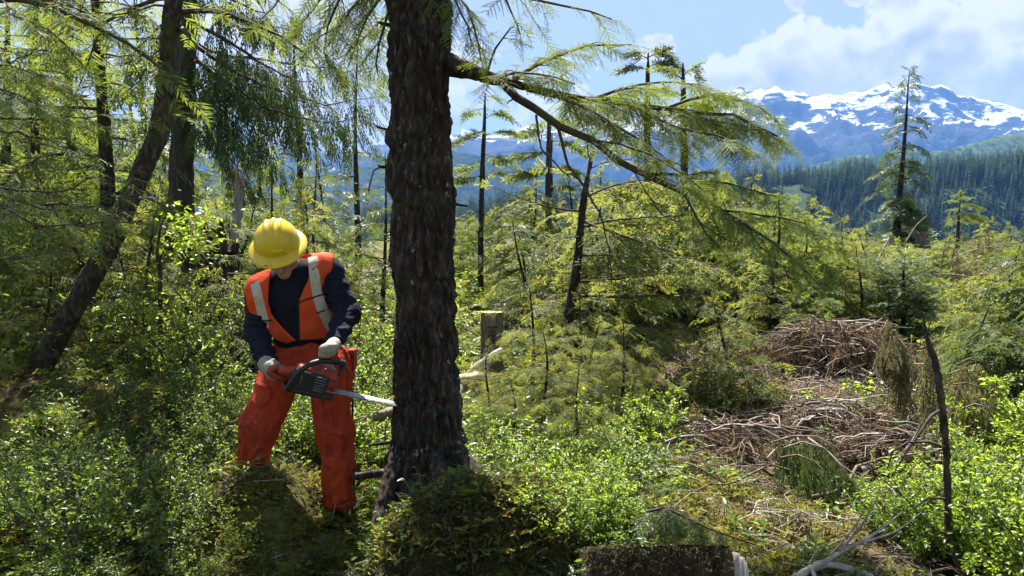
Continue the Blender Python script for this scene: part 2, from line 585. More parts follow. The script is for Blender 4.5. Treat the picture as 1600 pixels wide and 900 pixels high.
def build_ground():
    n, mrow = 280, 330
    u = np.linspace(-1, 1, n)
    xs = 1.1 * np.sinh(8.1 * u) * 1.0
    v = np.linspace(0, 1, mrow)
    ys = np.concatenate([-np.array([3000, 900, 300, 100, 40, 16, 7, 3, 1.2])[:9], 0.4 + 2.6 * np.sinh(8.1 * v) / 1.0])
    # finer near field
    X, Y = np.meshgrid(xs, ys)
    Z = height(X, Y)
    V = np.stack([X, Y, Z], -1).reshape(-1, 3)
    R, K = X.shape
    i = np.arange(R - 1)[:, None] * K
    j = np.arange(K - 1)[None, :]
    Q = np.stack([i + j, i + j + 1, i + K + j + 1, i + K + j], -1).reshape(-1, 4)
    m, nt, out = new_mat('forest_floor')
    g = nt.node('ShaderNodeNewGeometry')
    pos = g.outputs['Position']
    n1 = nt.noise(pos, 1.4, 6, 0.6)
    n2 = nt.noise(pos, 16.0, 6, 0.7)
    moss = nt.ramp(n2, [(0.3, (0.03, 0.03, 0.012)), (0.52, (0.095, 0.09, 0.025)), (0.72, (0.19, 0.17, 0.055))])
    litter = nt.ramp(n2, [(0.3, (0.04, 0.026, 0.018)), (0.52, (0.12, 0.078, 0.05)), (0.72, (0.27, 0.20, 0.14))])
    sx = nt.node('ShaderNodeSeparateXYZ', {0: pos})
    right = nt.node('ShaderNodeMapRange', {0: sx.outputs[0], 1: -1.0, 2: 3.0, 3: -0.10, 4: 0.10}).outputs[0]
    f = nt.node('ShaderNodeMapRange', {0: nt.math('ADD', n1, right), 1: 0.42, 2: 0.62}).outputs[0]
    near = nt.mix(f, moss, litter)
    wood = nt.ramp(nt.noise(pos, 0.05, 8, 0.7), [(0.35, (0.012, 0.026, 0.014)), (0.65, (0.03, 0.052, 0.022))])
    far = nt.node('ShaderNodeMapRange', {0: sx.outputs[1], 1: 45.0, 2: 90.0}).outputs[0]
    brush = nt.ramp(nt.noise(pos, 3.0, 8, 0.7), [(0.35, (0.035, 0.04, 0.015)), (0.5, (0.10, 0.105, 0.03)), (0.65, (0.17, 0.145, 0.07))])
    near = nt.mix(nt.node('ShaderNodeMapRange', {0: sx.outputs[1], 1: 9.0, 2: 16.0}).outputs[0], near, brush)
    col = nt.mix(far, near, wood)
    b = nt.node('ShaderNodeBsdfPrincipled', {'Base Color': col, 'Roughness': 0.95, 'Specular IOR Level': 0.1})
    bp = nt.node('ShaderNodeBump', {'Height': nt.noise(pos, 45.0, 5, 0.7), 'Strength': 0.8, 'Distance': 0.02})
    nt.l.new(bp.outputs[0], b.inputs['Normal'])
    nt.l.new(b.outputs[0], out.inputs['Surface'])
    o = part('ground', V, Q, m, smooth=True)
    tag(o, kind='structure')


def ground_hit(px, py, far=60.0):
    v = pix_dir(px, py)
    ts = np.concatenate([np.linspace(2.0, 12, 400), np.linspace(12, far, 300)]) / v[1]
    p = CAM + ts[:, None] * v
    below = p[:, 2] < height(p[:, 0], p[:, 1])
    k = int(np.argmax(below)) if below.any() else len(ts) - 1
    return p[k]


_gx, _gy = np.arange(-30, 34, .06), np.arange(.5, 46, .06)
_gz = height(*np.meshgrid(_gx, _gy, indexing='ij'))


def hz(x, y):
    """quick height near the camera, from a table"""
    i, j = (x + 30) / .06, (y - .5) / .06
    if not (0 <= i < len(_gx) - 1 and 0 <= j < len(_gy) - 1):
        return float(height(x, y))
    a, b = int(i), int(j)
    u, v = i - a, j - b
    return float((_gz[a, b] * (1 - u) + _gz[a + 1, b] * u) * (1 - v) + (_gz[a, b + 1] * (1 - u) + _gz[a + 1, b + 1] * u) * v)


def on_ground(px, y):
    """ground point under image column px at distance y"""
    x = (px - 800) / F * y
    return np.array([x, y, hz(x, y)])


build_ground()


# ------------------------------------------------------------------ mountains and hills
def range_mesh(name, prof, y_foot, y_crest, y_back, z_foot, ncol, nrow, px0, px1, amp, nscale, mat, seed):
    pxs = np.linspace(px0, px1, ncol)
    prof = np.asarray(prof, float)
    top = np.interp(pxs, prof[:, 0], prof[:, 1])
    v = np.linspace(0, 1, nrow)
    X = np.zeros((nrow, ncol)); Y = X.copy(); Z = X.copy()
    for r, t in enumerate(v):
        if t < 0.7:
            s = t / 0.7
            y = y_foot + (y_crest - y_foot) * s
            f = 0.30 * s + 0.70 * s ** 1.7
        else:
            s = (t - 0.7) / 0.3
            y = y_crest + (y_back - y_crest) * s
            f = 1 - s * s * 0.9
        zc = CAM[2] + (390 - top) / F * y_crest
        X[r] = (pxs - 800) / F * (0.55 * y + 0.45 * y_crest)
        Y[r] = y
        Z[r] = z_foot + (zc - z_foot) * f
    p = np.stack([X, Y, np.zeros_like(X)], -1) / nscale
    rd = (1 - np.abs(fbm(p, 3, seed, 0.5))) - 0.62 + .32 * (1 - np.abs(fbm(p * 4.5, 4, seed + 9, .6)) - .6)
    s = np.clip((Y - y_foot) / (y_crest - y_foot), 0, 1)
    env = np.where(Y <= y_crest, s * (1 - s) * 4 * 0.9 + 0.06 * s, 0.35)
    Z = Z + amp * rd * env
    i = np.arange(nrow - 1)[:, None] * ncol
    j = np.arange(ncol - 1)[None, :]
    Q = np.stack([i + j, i + j + 1, i + ncol + j + 1, i + ncol + j], -1).reshape(-1, 4)
    o = part(name, np.stack([X, Y, Z], -1).reshape(-1, 3), Q, mat, smooth=True)
    return tag(o, kind='structure')


def mountain_mat():
    m, nt, out = new_mat('snowy_mountain')
    g = nt.node('ShaderNodeNewGeometry')
    pos = g.outputs['Position']
    s = nt.node('ShaderNodeSeparateXYZ', {0: pos})
    n1 = nt.noise(pos, 0.0028, 8, 0.62, 0.4)
    n2 = nt.noise(nt.vmath('MULTIPLY', pos, (1, 1, 2.4)), 0.007, 10, 0.72, 0.8)
    rock = nt.ramp(n2, [(0.3, (0.03, 0.034, 0.04)), (0.7, (0.08, 0.08, 0.085))])
    forest = nt.ramp(nt.noise(pos, 0.02, 8, 0.7), [(0.3, (0.010, 0.022, 0.014)), (0.7, (0.03, 0.055, 0.028))])
    hgt = nt.math('ADD', s.outputs[2], nt.math('MULTIPLY_ADD', n1, 420.0, -210.0))
    up = nt.node('ShaderNodeMapRange', {0: hgt, 1: 560.0, 2: 760.0}).outputs[0]
    base = nt.mix(up, forest, rock)
    sn = nt.node('ShaderNodeMapRange', {0: hgt, 1: 690.0, 2: 960.0, 3: -0.22, 4: 0.035}).outputs[0]
    nz = nt.node('ShaderNodeSeparateXYZ', {0: g.outputs['Normal']}).outputs[2]
    steep = nt.node('ShaderNodeMapRange', {0: nz, 1: 0.35, 2: 0.85, 3: -0.24, 4: 0.07}).outputs[0]
    snow = nt.node('ShaderNodeMapRange', {0: nt.math('ADD', nt.math('ADD', n2, sn), steep), 1: 0.535, 2: 0.565}).outputs[0]
    col = nt.mix(snow, base, (0.74, 0.76, 0.79))
    b = nt.node('ShaderNodeBsdfPrincipled', {'Base Color': col, 'Roughness': 0.9, 'Specular IOR Level': 0.05})
    bp = nt.node('ShaderNodeBump', {'Height': nt.noise(pos, 0.012, 8, 0.75), 'Strength': 0.8, 'Distance': 60.0})
    nt.l.new(bp.outputs[0], b.inputs['Normal'])
    nt.l.new(b.outputs[0], out.inputs['Surface'])
    return m


def hill_mat(name, a, b_, sc):
    m, nt, out = new_mat(name)
    g = nt.node('ShaderNodeNewGeometry')
    n1 = nt.noise(g.outputs['Position'], sc, 8, 0.72)
    n2 = nt.noise(g.outputs['Position'], 0.003, 4, 0.6)
    vo = nt.node('ShaderNodeTexVoronoi', {'Vector': nt.vmath('MULTIPLY', g.outputs['Position'], (1, 1, .3)), 'Scale': sc * 2.2})
    n1 = nt.math('MULTIPLY_ADD', vo.outputs['Distance'], -.55, nt.math('ADD', n1, .25))
    c = nt.ramp(nt.math('ADD', n1, nt.math('MULTIPLY_ADD', n2, 1.0, -0.5)), [(0.36, a), (0.62, b_)])
    b = nt.node('ShaderNodeBsdfPrincipled', {'Base Color': c, 'Roughness': 0.95, 'Specular IOR Level': 0.05})
    bp = nt.node('ShaderNodeBump', {'Height': nt.noise(g.outputs['Position'], sc * 3, 6, 0.8), 'Strength': 1.0, 'Distance': 14.0})
    nt.l.new(bp.outputs[0], b.inputs['Normal'])
    nt.l.new(b.outputs[0], out.inputs['Surface'])
    return m


prof_m = [(-1400, 250), (-900, 215), (-500, 235), (-100, 215), (150, 240), (350, 225), (560, 240), (690, 222), (725, 214), (760, 222), (800, 212), (830, 203), (880, 214),
          (950, 200), (1040, 185), (1110, 165), (1140, 152), (1151, 141), (1163, 150), (1182, 147), (1196, 146), (1209, 143), (1222, 150), (1233, 148), (1258, 158), (1272, 154), (1282, 150),
          (1296, 154), (1311, 153), (1327, 146), (1340, 146), (1351, 142), (1366, 137), (1378, 131), (1390, 139), (1402, 142), (1415, 137), (1427, 133), (1445, 135), (1462, 131), (1476, 138),
          (1489, 147), (1510, 149), (1533, 156), (1560, 163), (1600, 178), (1680, 190), (1800, 215), (2000, 205), (2400, 240), (3000, 260)]
range_mesh('mountain', prof_m, 3300, 6000, 7600, -120, 600, 160, -400, 2200, 420, 700.0, mountain_mat(), 51)
prof_l = [(-1500, 330), (-700, 290), (-300, 300), (200, 262), (500, 275), (700, 236), (800, 250), (900, 268), (1000, 292), (1100, 320), (1250, 345), (1600, 360), (2200, 360)]
range_mesh('far_hills', prof_l, 1900, 2900, 3400, -110, 260, 60, -1500, 2200, 110, 420.0, hill_mat('far_hill_forest', (0.012, 0.026, 0.016), (0.04, 0.07, 0.035), 0.03), 61)
prof_g = [(900, 370), (1120, 330), (1200, 285), (1260, 262), (1330, 243), (1400, 236), (1450, 240), (1500, 226), (1550, 214), (1600, 209), (1700, 196), (1900, 180), (2300, 200), (2900, 250)]
range_mesh('green_hill', prof_g, 1800, 2500, 3100, -110, 260, 60, 900, 2900, 60, 300.0, hill_mat('green_hill_forest', (0.035, 0.075, 0.03), (0.13, 0.19, 0.06), 0.03), 71)

# the air between here and the mountains
def build_haze():
    bm = MB()
    x0, x1, y0, y1, z0, z1 = -16000, 16000, -3200, 9000, -160, 1420
    V = [(x, y, z) for x in (x0, x1) for y in (y0, y1) for z in (z0, z1)]
    bm.add(V, [(0, 1, 3, 2), (4, 6, 7, 5), (0, 4, 5, 1), (2, 3, 7, 6), (0, 2, 6, 4), (1, 5, 7, 3)])
    m, nt, out = new_mat('haze_air')
    pv = nt.node('ShaderNodeVolumePrincipled', {'Color': (0.18, 0.42, 1.0, 1), 'Density': 0.00009, 'Anisotropy': 0.0})
    nt.l.new(pv.outputs[0], out.inputs['Volume'])
    o = bm.build('haze', m)
    o['kind'] = 'stuff'


build_haze()



# ------------------------------------------------------------------ foliage templates
def T_needles(seed, n_side=13, needle=0.05, step=0.026, width=0.013):
    """flat hemlock spray, unit length along +X, every needle a small face"""
    g = np.random.default_rng(seed)
    tw = []
    ax = lambda t: np.array([t, 0.05 * math.sin(t * 5 + seed), -0.16 * t * t])
    tw.append((ax, 1.0, np.array([1.0, 0, 0]), 0))
    for k in range(n_side):
        t = 0.08 + 0.86 * (k + g.uniform(0, .5)) / n_side
        sgn = 1 if k % 2 else -1
        L = (0.46 * (1 - t) ** 0.8 + 0.07) * g.uniform(.75, 1.2)
        ang = sgn * g.uniform(.75, 1.05)
        o = ax(t)
        d = np.array([math.cos(ang), math.sin(ang), g.uniform(-.25, .1)])
        tw.append((lambda s, o=o, d=d, L=L: o + d * L * s + np.array([0.10 * L * s * s, 0, -0.18 * L * s * s]), L, d, sgn))
    V, T = [], []
    for fn, L, d, sg in tw:
        n = max(3, int(L / step))
        for q in range(n):
            s = (q + .5) / n
            p = fn(s)
            dd = fn(min(1, s + .02)) - fn(s - .0)
            dd = dd / (np.linalg.norm(dd) + 1e-9)
            side = np.array([-dd[1], dd[0], 0])
            for sg2 in (1, -1):
                nl = needle * g.uniform(.7, 1.15) * (1 - .35 * s)
                tip = p + (side * sg2 * g.uniform(.75, .95) + dd * g.uniform(.35, .7)) * nl + np.array([0, 0, g.uniform(-.35, .3) * nl])
                b = len(V)
                V += [p - dd * width, p + dd * width, tip]
                T.append((b, b + 1, b + 2))
        # the twig itself
        b = len(V)
        w = np.array([-d[1], d[0], 0]) * 0.006
        V += [fn(0) - w, fn(0) + w, fn(1)]
        T.append((b, b + 1, b + 2))
    return np.array(V), np.array(T)


def T_spray(seed, n_side=11, wid=0.036, sub=True):
    """the same spray for trees further off: every side twig a few narrow blades"""
    g = np.random.default_rng(seed)
    V, T = [], []

    def blade(a, b, w):
        d = b - a
        s = np.array([-d[1], d[0], 0.0])
        s /= np.linalg.norm(s) + 1e-9
        s = s + np.array([0, 0, g.uniform(-.5, .5)])
        m = a + d * .4
        k = len(V)
        V.extend([a, m + s * w, b, m - s * w])
        T.append((k, k + 1, k + 2))
        T.append((k, k + 2, k + 3))
    pos = lambda t: np.array([t, 0.06 * math.sin(4 * t + seed), -.15 * t * t])
    for t0 in (0, .33, .66):
        blade(pos(t0), pos(min(1, t0 + .42)), wid * .75)
    for k in range(n_side):
        t = 0.06 + .86 * (k + g.uniform(0, .6)) / n_side
        sgn = 1 if k % 2 else -1
        L = (.48 * (1 - t) ** .8 + .09) * g.uniform(.7, 1.25)
        an = sgn * g.uniform(.7, 1.1)
        a = pos(t)
        b = a + np.array([math.cos(an), math.sin(an), g.uniform(-.38, .08)]) * L
        blade(a, b, wid * g.uniform(.8, 1.2))
        if sub and L > .26:
            for s_ in (.35, .68):
                for q in (1, -1):
                    an2 = an + q * g.uniform(.6, 1.0)
                    c = a + (b - a) * s_
                    blade(c, c + np.array([math.cos(an2), math.sin(an2), g.uniform(-.3, .2)]) * L * .38 * (1.2 - s_), wid * .7)
    return np.array(V), np.array(T)


def T_drape(seed):
    """hanging cedar strand: a spray that points along +X (to be aimed down) with limp side strands"""
    g = np.random.default_rng(seed)
    V, T = [], []
    for k in range(15):
        t = .02 + .8 * (k + g.uniform(0, .7)) / 15
        a = np.array([t, .03 * math.sin(9 * t), 0])
        sg = 1 if k % 2 else -1
        L = (.40 * (1 - t) + .14) * g.uniform(.7, 1.3)
        an = sg * g.uniform(.2, .75)
        d = np.array([math.cos(an), math.sin(an) * .8, g.uniform(-.35, .35)])
        prev, w = a, .022
        for q in range(3):
            nx = prev + (d * (1 - .25 * q) + np.array([.35 * q, 0, 0])) * L / 3
            s = np.array([-d[1], d[0], g.uniform(-.5, .5)])
            s /= np.linalg.norm(s) + 1e-9
            b = len(V)
            V += [prev, (prev + nx) / 2 + s * w, nx, (prev + nx) / 2 - s * w]
            T += [(b, b + 1, b + 2), (b, b + 2, b + 3)]
            prev = nx
    return np.array(V), np.array(T)


NEAR = [T_needles(s, 12, .052, .032, .015) for s in (1, 2, 3)]
NEARL = [T_needles(s, 10, .06, .046, .02) for s in (4, 5)]
MIDL = [T_spray(s, 13, .031, False) for s in (15, 16, 17, 18)]
MID = [T_spray(s) for s in (11, 12, 13, 14)]
FARS = [T_spray(s, 7, .06, False) for s in (21, 22, 23)]
DRAPE = [T_drape(s) for s in (31, 32, 33)]


def aim(dirs, ups, roll=None):
    """rotation matrices whose X looks along dirs and Z roughly along ups"""
    x = dirs / (np.linalg.norm(dirs, axis=1, keepdims=True) + 1e-9)
    y = np.cross(ups, x)
    n = np.linalg.norm(y, axis=1, keepdims=True)
    y = np.where(n < 1e-4, np.array([[0, 1.0, 0]]), y / (n + 1e-9))
    z = np.cross(x, y)
    return np.stack([x, y, z], -1)


def bake(mb, tpls, pos, dirs, scl, g, tilt=0.35, ups=None, ysc=None):
    pos, dirs, scl = np.asarray(pos, float), np.asarray(dirs, float), np.asarray(scl, float)
    if not len(pos):
        return
    if ups is None:
        ups = np.array([0, 0, 1.0]) + g.normal(0, tilt, (len(pos), 3))
    R = aim(dirs, ups)
    pick = g.integers(0, len(tpls), len(pos))
    for k, (tv, tf) in enumerate(tpls):
        s = pick == k
        if not s.any():
            continue
        V = np.einsum('nij,vj->nvi', R[s] * scl[s][:, None, None], tv) + pos[s][:, None, :]
        nv = len(tv)
        Fc = (tf[None] + (np.arange(s.sum()) * nv)[:, None, None]).reshape(-1, tf.shape[1])
        mb.add(V.reshape(-1, 3), Fc)


def limb(wood, fol, pts, r0, r1, g, tpls, fs, density=1.0, start=0.15, side_len=0.35, droop=0.25, sides=5, up=True, down=0.0, n=None, spread=(.6, 1.05), sidelets=True):
    """a bough along pts: tube + side twigs + sprays.  fs: spray size, down: share of hanging"""
    pts = np.asarray(pts, float)
    Ltot = np.linalg.norm(np.diff(pts, axis=0), axis=1).sum()
    n = n or max(5, int(Ltot / 0.12))
    path = catmull(pts, n)
    path = path + 0.012 * Ltot ** .5 * g.normal(0, 1, path.shape) * np.linspace(0, 1, n)[:, None]
    rad = np.linspace(r0, r1, n)
    tube(wood, path, rad, sides)
    if fol is None:
        return path
    t = np.gradient(path, axis=0)
    t /= np.linalg.norm(t, axis=1, keepdims=True)
    pos, dr, sc = [], [], []

    def sprays(pp, tt, L0, dens, s0):
        m = max(2, int(L0 / (fs * .30) * dens))
        u = s0 + (1 - s0) * (np.arange(m) + g.uniform(0, 1, m)) / m
        for q, uu in enumerate(u):
            f = uu * (len(pp) - 1)
            i = min(int(f), len(pp) - 2)
            p = pp[i] + (pp[i + 1] - pp[i]) * (f - i)
            d = tt[i]
            sd = np.array([-d[1], d[0], 0.0])
            nn = np.linalg.norm(sd)
            sd = sd / nn if nn > .2 else np.array([math.cos(q), math.sin(q), 0])
            sg = 1 if q % 2 else -1
            a = g.uniform(*spread)
            v = d * math.cos(a) + sd * sg * math.sin(a) + np.array([0, 0, -droop * g.uniform(.3, 1.4)])
            if down:
                v = v * (1 - down) + np.array([0, 0, -1.0]) * down + g.normal(0, .12, 3)
            pos.append(p); dr.append(v)
            sc.append(fs * g.uniform(.65, 1.25) * (1.05 - .45 * uu))
        pos.append(pp[-1]); dr.append(tt[-1] + np.array([0, 0, -droop * .6 - down])); sc.append(fs * .8)

    if sidelets and Ltot > fs * 2.2:
        ns = max(2, int(Ltot / (fs * .75) * density))
        for q in range(ns):
            uu = start + (0.96 - start) * (q + g.uniform(0, .8)) / ns
            i = min(int(uu * (n - 1)), n - 2)
            d = t[i]
            sd = np.array([-d[1], d[0], 0.0])
            nn = np.linalg.norm(sd)
            sd = sd / nn if nn > .2 else np.array([math.cos(q * 2.4), math.sin(q * 2.4), 0])
            a = g.uniform(.6, 1.0)
            v = d * math.cos(a) + sd * (1 if q % 2 else -1) * math.sin(a) + np.array([0, 0, g.uniform(-.2, .15)])
            L = side_len * Ltot * (1.1 - .75 * uu) * g.uniform(.6, 1.2)
            k = 5
            s = np.linspace(0, 1, k)[:, None]
            pp = path[i] + v * L * s + np.array([0, 0, -droop * L]) * s ** 2 + g.normal(0, .02 * L, (k, 3)) * s
            tube(wood, pp, np.linspace(max(rad[i] * .45, .0038), .0016, k), 3, cap=False)
            tt = np.gradient(pp, axis=0)
            tt /= np.linalg.norm(tt, axis=1, keepdims=True)
            sprays(pp, tt, L, density, .12)
    sprays(path, t, Ltot * (1 - start), density * .7, start)
    bake(fol, tpls, pos, dr, sc, g)
    return path


def conifer(seed, H, r0, nb, reach, fs, tpls, lean=(0, 0), z0=0.12, up0=.25, sag=.5, power=.75, density=1.0, bare=0.0, crook=.02, down=0.0, bark=0.0, side_len=.35, gap=0.0, dead=0, asym=None, sides=6, tip=True):
    """local-space young or old conifer; returns wood (trunk), boughs, foliage"""
    g = np.random.default_rng(seed)
    tr, wood, fol = MB(), MB(), MB()
    k = 7
    s = np.linspace(0, 1, k)
    pts = np.stack([lean[0] * H * s + crook * H * np.sin(s * 5 + seed) * s, lean[1] * H * s + crook * H * np.cos(s * 4 + seed) * s, H * s], -1)
    pts[0, 2] = -.15
    if bark > 0:
        path, rad, _ = trunk(tr, pts, np.linspace(r0, .012, k), int(30 + H * 12), 14, bark, (.05, .16), seed)
    else:
        path, rad = catmull(pts, 24, np.linspace(r0, .006, k))
        tube(tr, path, rad, sides)
    az = g.uniform(0, 6.28)
    for b in range(nb):
        f = z0 + (1 - z0) * ((b + g.uniform(0, .9)) / nb) ** .95
        if g.uniform() < gap:
            continue
        f = min(f, .985)
        az += 2.4 + g.uniform(-.5, .5)
        L = reach * ((1 - f) / (1 - z0)) ** power * g.uniform(.6, 1.15) + .10 * reach
        if asym is not None:
            L *= 1 + asym[1] * math.cos(az - asym[0])
        i = int(f * (len(path) - 1))
        o = path[i]
        d = np.array([math.cos(az), math.sin(az), 0])
        e = up0 * g.uniform(.3, 1.6)
        u = np.linspace(0, 1, 5)[:, None]
        bp = o + d * L * u + np.array([0, 0, 1.0]) * (e * L * u - sag * L * u ** 2) + g.normal(0, .03 * L, (5, 3)) * u
        isdead = b < dead
        limb(wood, None if isdead else fol, bp, max(.35 * rad[i], .004) * min(1, .5 + L / max(reach, .1)), .0025, g, tpls, fs, density, start=max(.1, bare), side_len=side_len, down=down, droop=.28, sides=4 if H > 3 else 3, n=7)
    if tip:
        m = 8
        pos = path[-1] - np.array([0, 0, 1]) * g.uniform(0, .18 * H, m)[:, None] * .8
        dd = np.stack([g.normal(0, .6, m), g.normal(0, .6, m), g.uniform(.2, 1.2, m)], -1)
        bake(fol, tpls, pos, dd, np.full(m, fs * .6), g)
    return tr, wood, fol


def stuffed(o):
    if o is not None:
        o['kind'] = 'stuff'
    return o


def make_tree(name, label, cat, loc, built, barkm, twigm, folm, group=None, rotz=0.0, scale=1.0):
    t = thing(name, label, cat, loc, group, rotz, scale)
    tr, wood, fol = built
    tr.build('trunk', barkm, t, smooth=True)
    wood.build('branches', twigm, t, smooth=True)
    fol.build('crown', folm, t)
    return t


# ------------------------------------------------------------------ the tree being felled
TD = 3.95      # its distance


def build_main_tree():
    g = np.random.default_rng(5)
    base = P(668, 800, TD)
    base[2] = float(height(base[0], base[1]))
    t = thing('hemlock_tree', 'large dark barked hemlock being cut, with a long bough reaching right', 'tree', base)
    px = [(668, 860), (668, 760), (667, 690), (666, 620), (664, 520), (661, 400), (657, 250), (656, 100), (655, -40)]
    pts = [P(a, b, TD) for a, b in px]
    rad = [0.275, 0.240, 0.206, 0.184, 0.173, 0.167, 0.165, 0.163, 0.160]
    top = pts[-1]
    for k, (dz, r) in enumerate([(1.2, .16), (2.6, .145), (4.2, .12), (6.0, .085), (8.0, .045), (9.2, .012)]):
        pts.append(top + np.array([.02 * k, .03 * k, dz]))
        rad.append(r)

    def flare(a, s):
        f = np.exp(-(s / .38) ** 2)
        return f * (.075 * np.maximum(0, np.cos(3 * a + .5)) ** 2 + .05 * np.maximum(0, np.cos(2 * a - 1.1)) ** 3)
    low = MB()
    trunk(low, np.array(pts[:10]) - base, rad[:10], 480, 150, .012, (.026, .08), 3, .016, flare, cap=False, furrow=.030)
    o = low.build('trunk', M['bark'], t, smooth=True)
    upm = MB()
    up_path, up_rad, _ = trunk(upm, np.array(pts[9:]) - base, rad[9:], 120, 24, .010, (.05, .16), 4)
    upm.build('upper_trunk', M['bark'], t, smooth=True)
    # buttress roots running out under the moss
    for lst, r0_, r1_ in [([(694, 640, 3.93), (708, 690, 3.86), (745, 745, 3.72), (815, 795, 3.56), (875, 860, 3.45)], .035, .04), ([(636, 650, 3.93), (624, 715, 3.84), (604, 780, 3.72), (586, 860, 3.55)], .035, .04),
                          ([(676, 660, 3.90), (682, 720, 3.79), (704, 785, 3.58), (725, 880, 3.3)], .035, .045), ([(652, 670, 3.90), (645, 740, 3.79), (646, 815, 3.58), (636, 900, 3.3)], .035, .04)]:
        rm = MB()
        trunk(rm, np.array([P(*q) for q in lst]) - base, np.interp(np.linspace(0, 1, len(lst)), [0, .4, 1], [r0_, .068, r1_]), 90, 26, .010, (.028, .09), 12, .012)
        rm.build('root', M['bark'], t, smooth=True)
    # stubs of broken twigs along the stem
    for (a, b, L, r, ud) in [(608, 42, .05, .012, .2), (603, 205, .05, .008, .3), (716, 318, .05, .010, -.2), (603, 690, .09, .012, -.1), (601, 262, .03, .007, .2)]:
        p = P(a, b, TD)
        sx = -1 if a < 660 else 1
        st = MB()
        tube(st, catmull([p - np.array([sx * .05, 0, 0]) - base, p + np.array([sx * L * .6, -.02, L * ud]) - base, p + np.array([sx * L, -.03, L * ud * 1.6]) - base], 6), np.linspace(r, r * .5, 6), 6)
        st.build('branch_stub', M['bark'], t, smooth=True)

    ntri = [0]

    def grow(pts, r0, r1, tp, fs, dens, leafy=True, name='branch', **kw):
        w, f = MB(), MB()
        limb(w, f if leafy else None, pts, r0 * 1.05, r1 * 1.15, g, tp, fs, dens, **kw)
        b = w.build(name, M['twig'], t, smooth=True)
        if leafy:
            f.build('foliage', M['hem'], b)
        ntri[0] += f.tris()

    def W(lst):
        return np.array([P(a, b, d) for a, b, d in lst]) - base
    # thick root of the bough
    bo = W([(700, 100, 3.95), (735, 112, 3.93), (770, 122, 3.92), (800, 130, 3.93), (828, 137, 3.96)])
    mbb = MB()
    trunk(mbb, bo, [.062, .046, .037, .031, .026], 90, 22, .006, (.03, .07), 8, .008)
    mbb.build('bough', M['bark'], t, smooth=True)
    Apts = W([(825, 136, 3.96), (889, 152, 4.05), (960, 157, 4.2), (1049, 170, 4.3), (1138, 177, 4.35), (1215, 212, 4.3)])
    Bpts = W([(785, 128, 3.93), (800, 145, 3.88), (844, 178, 3.82), (916, 218, 3.8), (987, 262, 3.78), (1067, 293, 3.8), (1129, 329, 3.82), (1204, 378, 3.82), (1285, 447, 3.85)])
    grow(Apts, .024, .005, NEAR, .20, 1.8, start=.12, side_len=.26, droop=.35, sides=7)
    grow(Bpts[:6], .0235, .0125, NEAR, .2, 1, leafy=False, sides=7)
    grow(Bpts[5:], .0125, .003, NEAR, .19, 1.3, start=.15, side_len=.30, droop=.3, sides=6)
    for lst, r, fs, dn in [
        ([(800, 125, 3.95), (835, 105, 3.9), (862, 93, 3.85), (916, 72, 3.85), (985, 68, 3.9)], .013, .20, .95),
        ([(870, 150, 4.0), (910, 165, 3.9), (942, 182, 3.85), (996, 213, 3.8), (1040, 240, 3.8)], .012, .20, .9),
        ([(980, 160, 4.2), (1049, 196, 4.1), (1138, 218, 4.05), (1195, 246, 4.0)], .010, .20, .9),
        ([(930, 154, 4.1), (985, 135, 4.2), (1050, 128, 4.3), (1110, 140, 4.35)], .010, .20, .9),
        ([(1040, 170, 4.3), (1100, 150, 4.45), (1165, 160, 4.5), (1212, 190, 4.5)], .009, .20, .9),
        ([(1067, 296, 3.8), (1093, 347, 3.75), (1120, 384, 3.72)], .008, .14, .25),
        ([(1010, 272, 3.8), (1080, 276, 3.95), (1150, 292, 4.0), (1215, 308, 4.0)], .008, .17, .6),
        ([(1129, 329, 3.82), (1190, 335, 3.9), (1260, 352, 3.95)], .007, .17, .6),
        ([(916, 218, 3.8), (985, 230, 3.7), (1050, 262, 3.65), (1100, 300, 3.6)], .008, .18, .55),
        ([(760, 118, 3.9), (775, 75, 3.75), (800, 45, 3.6)], .008, .15, .35),
        ([(1049, 171, 4.3), (1110, 190, 4.35), (1170, 196, 4.4), (1220, 222, 4.4)], .008, .20, .9),
        ([(780, 120, 3.9), (815, 112, 3.7), (855, 118, 3.55), (900, 135, 3.5)], .008, .18, .7),
    ]:
        grow(W(lst), r, .003, NEAR, fs, dn * 1.9, start=.1, side_len=.32, droop=.22, sides=5)
    # thin hanging dead twigs
    for lst, r in [([(838, 180, 3.83), (841, 205, 3.8), (849, 236, 3.78), (880, 267, 3.78), (893, 300, 3.78)], .007),
                   ([(871, 197, 3.81), (880, 228, 3.78), (889, 258, 3.76), (920, 307, 3.75), (942, 347, 3.74), (954, 396, 3.74), (962, 445, 3.74)], .0085),
                   ([(954, 390, 3.74), (951, 420, 3.73), (966, 448, 3.73)], .004), ([(796, 142, 3.9), (802, 152, 3.87), (792, 162, 3.85)], .009),
                   ([(916, 218, 3.8), (922, 262, 3.78), (915, 300, 3.78)], .004), ([(987, 262, 3.78), (1030, 330, 3.76), (1060, 345, 3.76)], .004),
                   ([(1093, 347, 3.75), (1130, 372, 3.72), (1160, 380, 3.7)], .004), ([(1140, 335, 3.82), (1190, 385, 3.8), (1245, 440, 3.8)], .005)]:
        grow(W(lst), r, .002, NEAR, .2, 1, leafy=False, name='dead_twig', n=16)
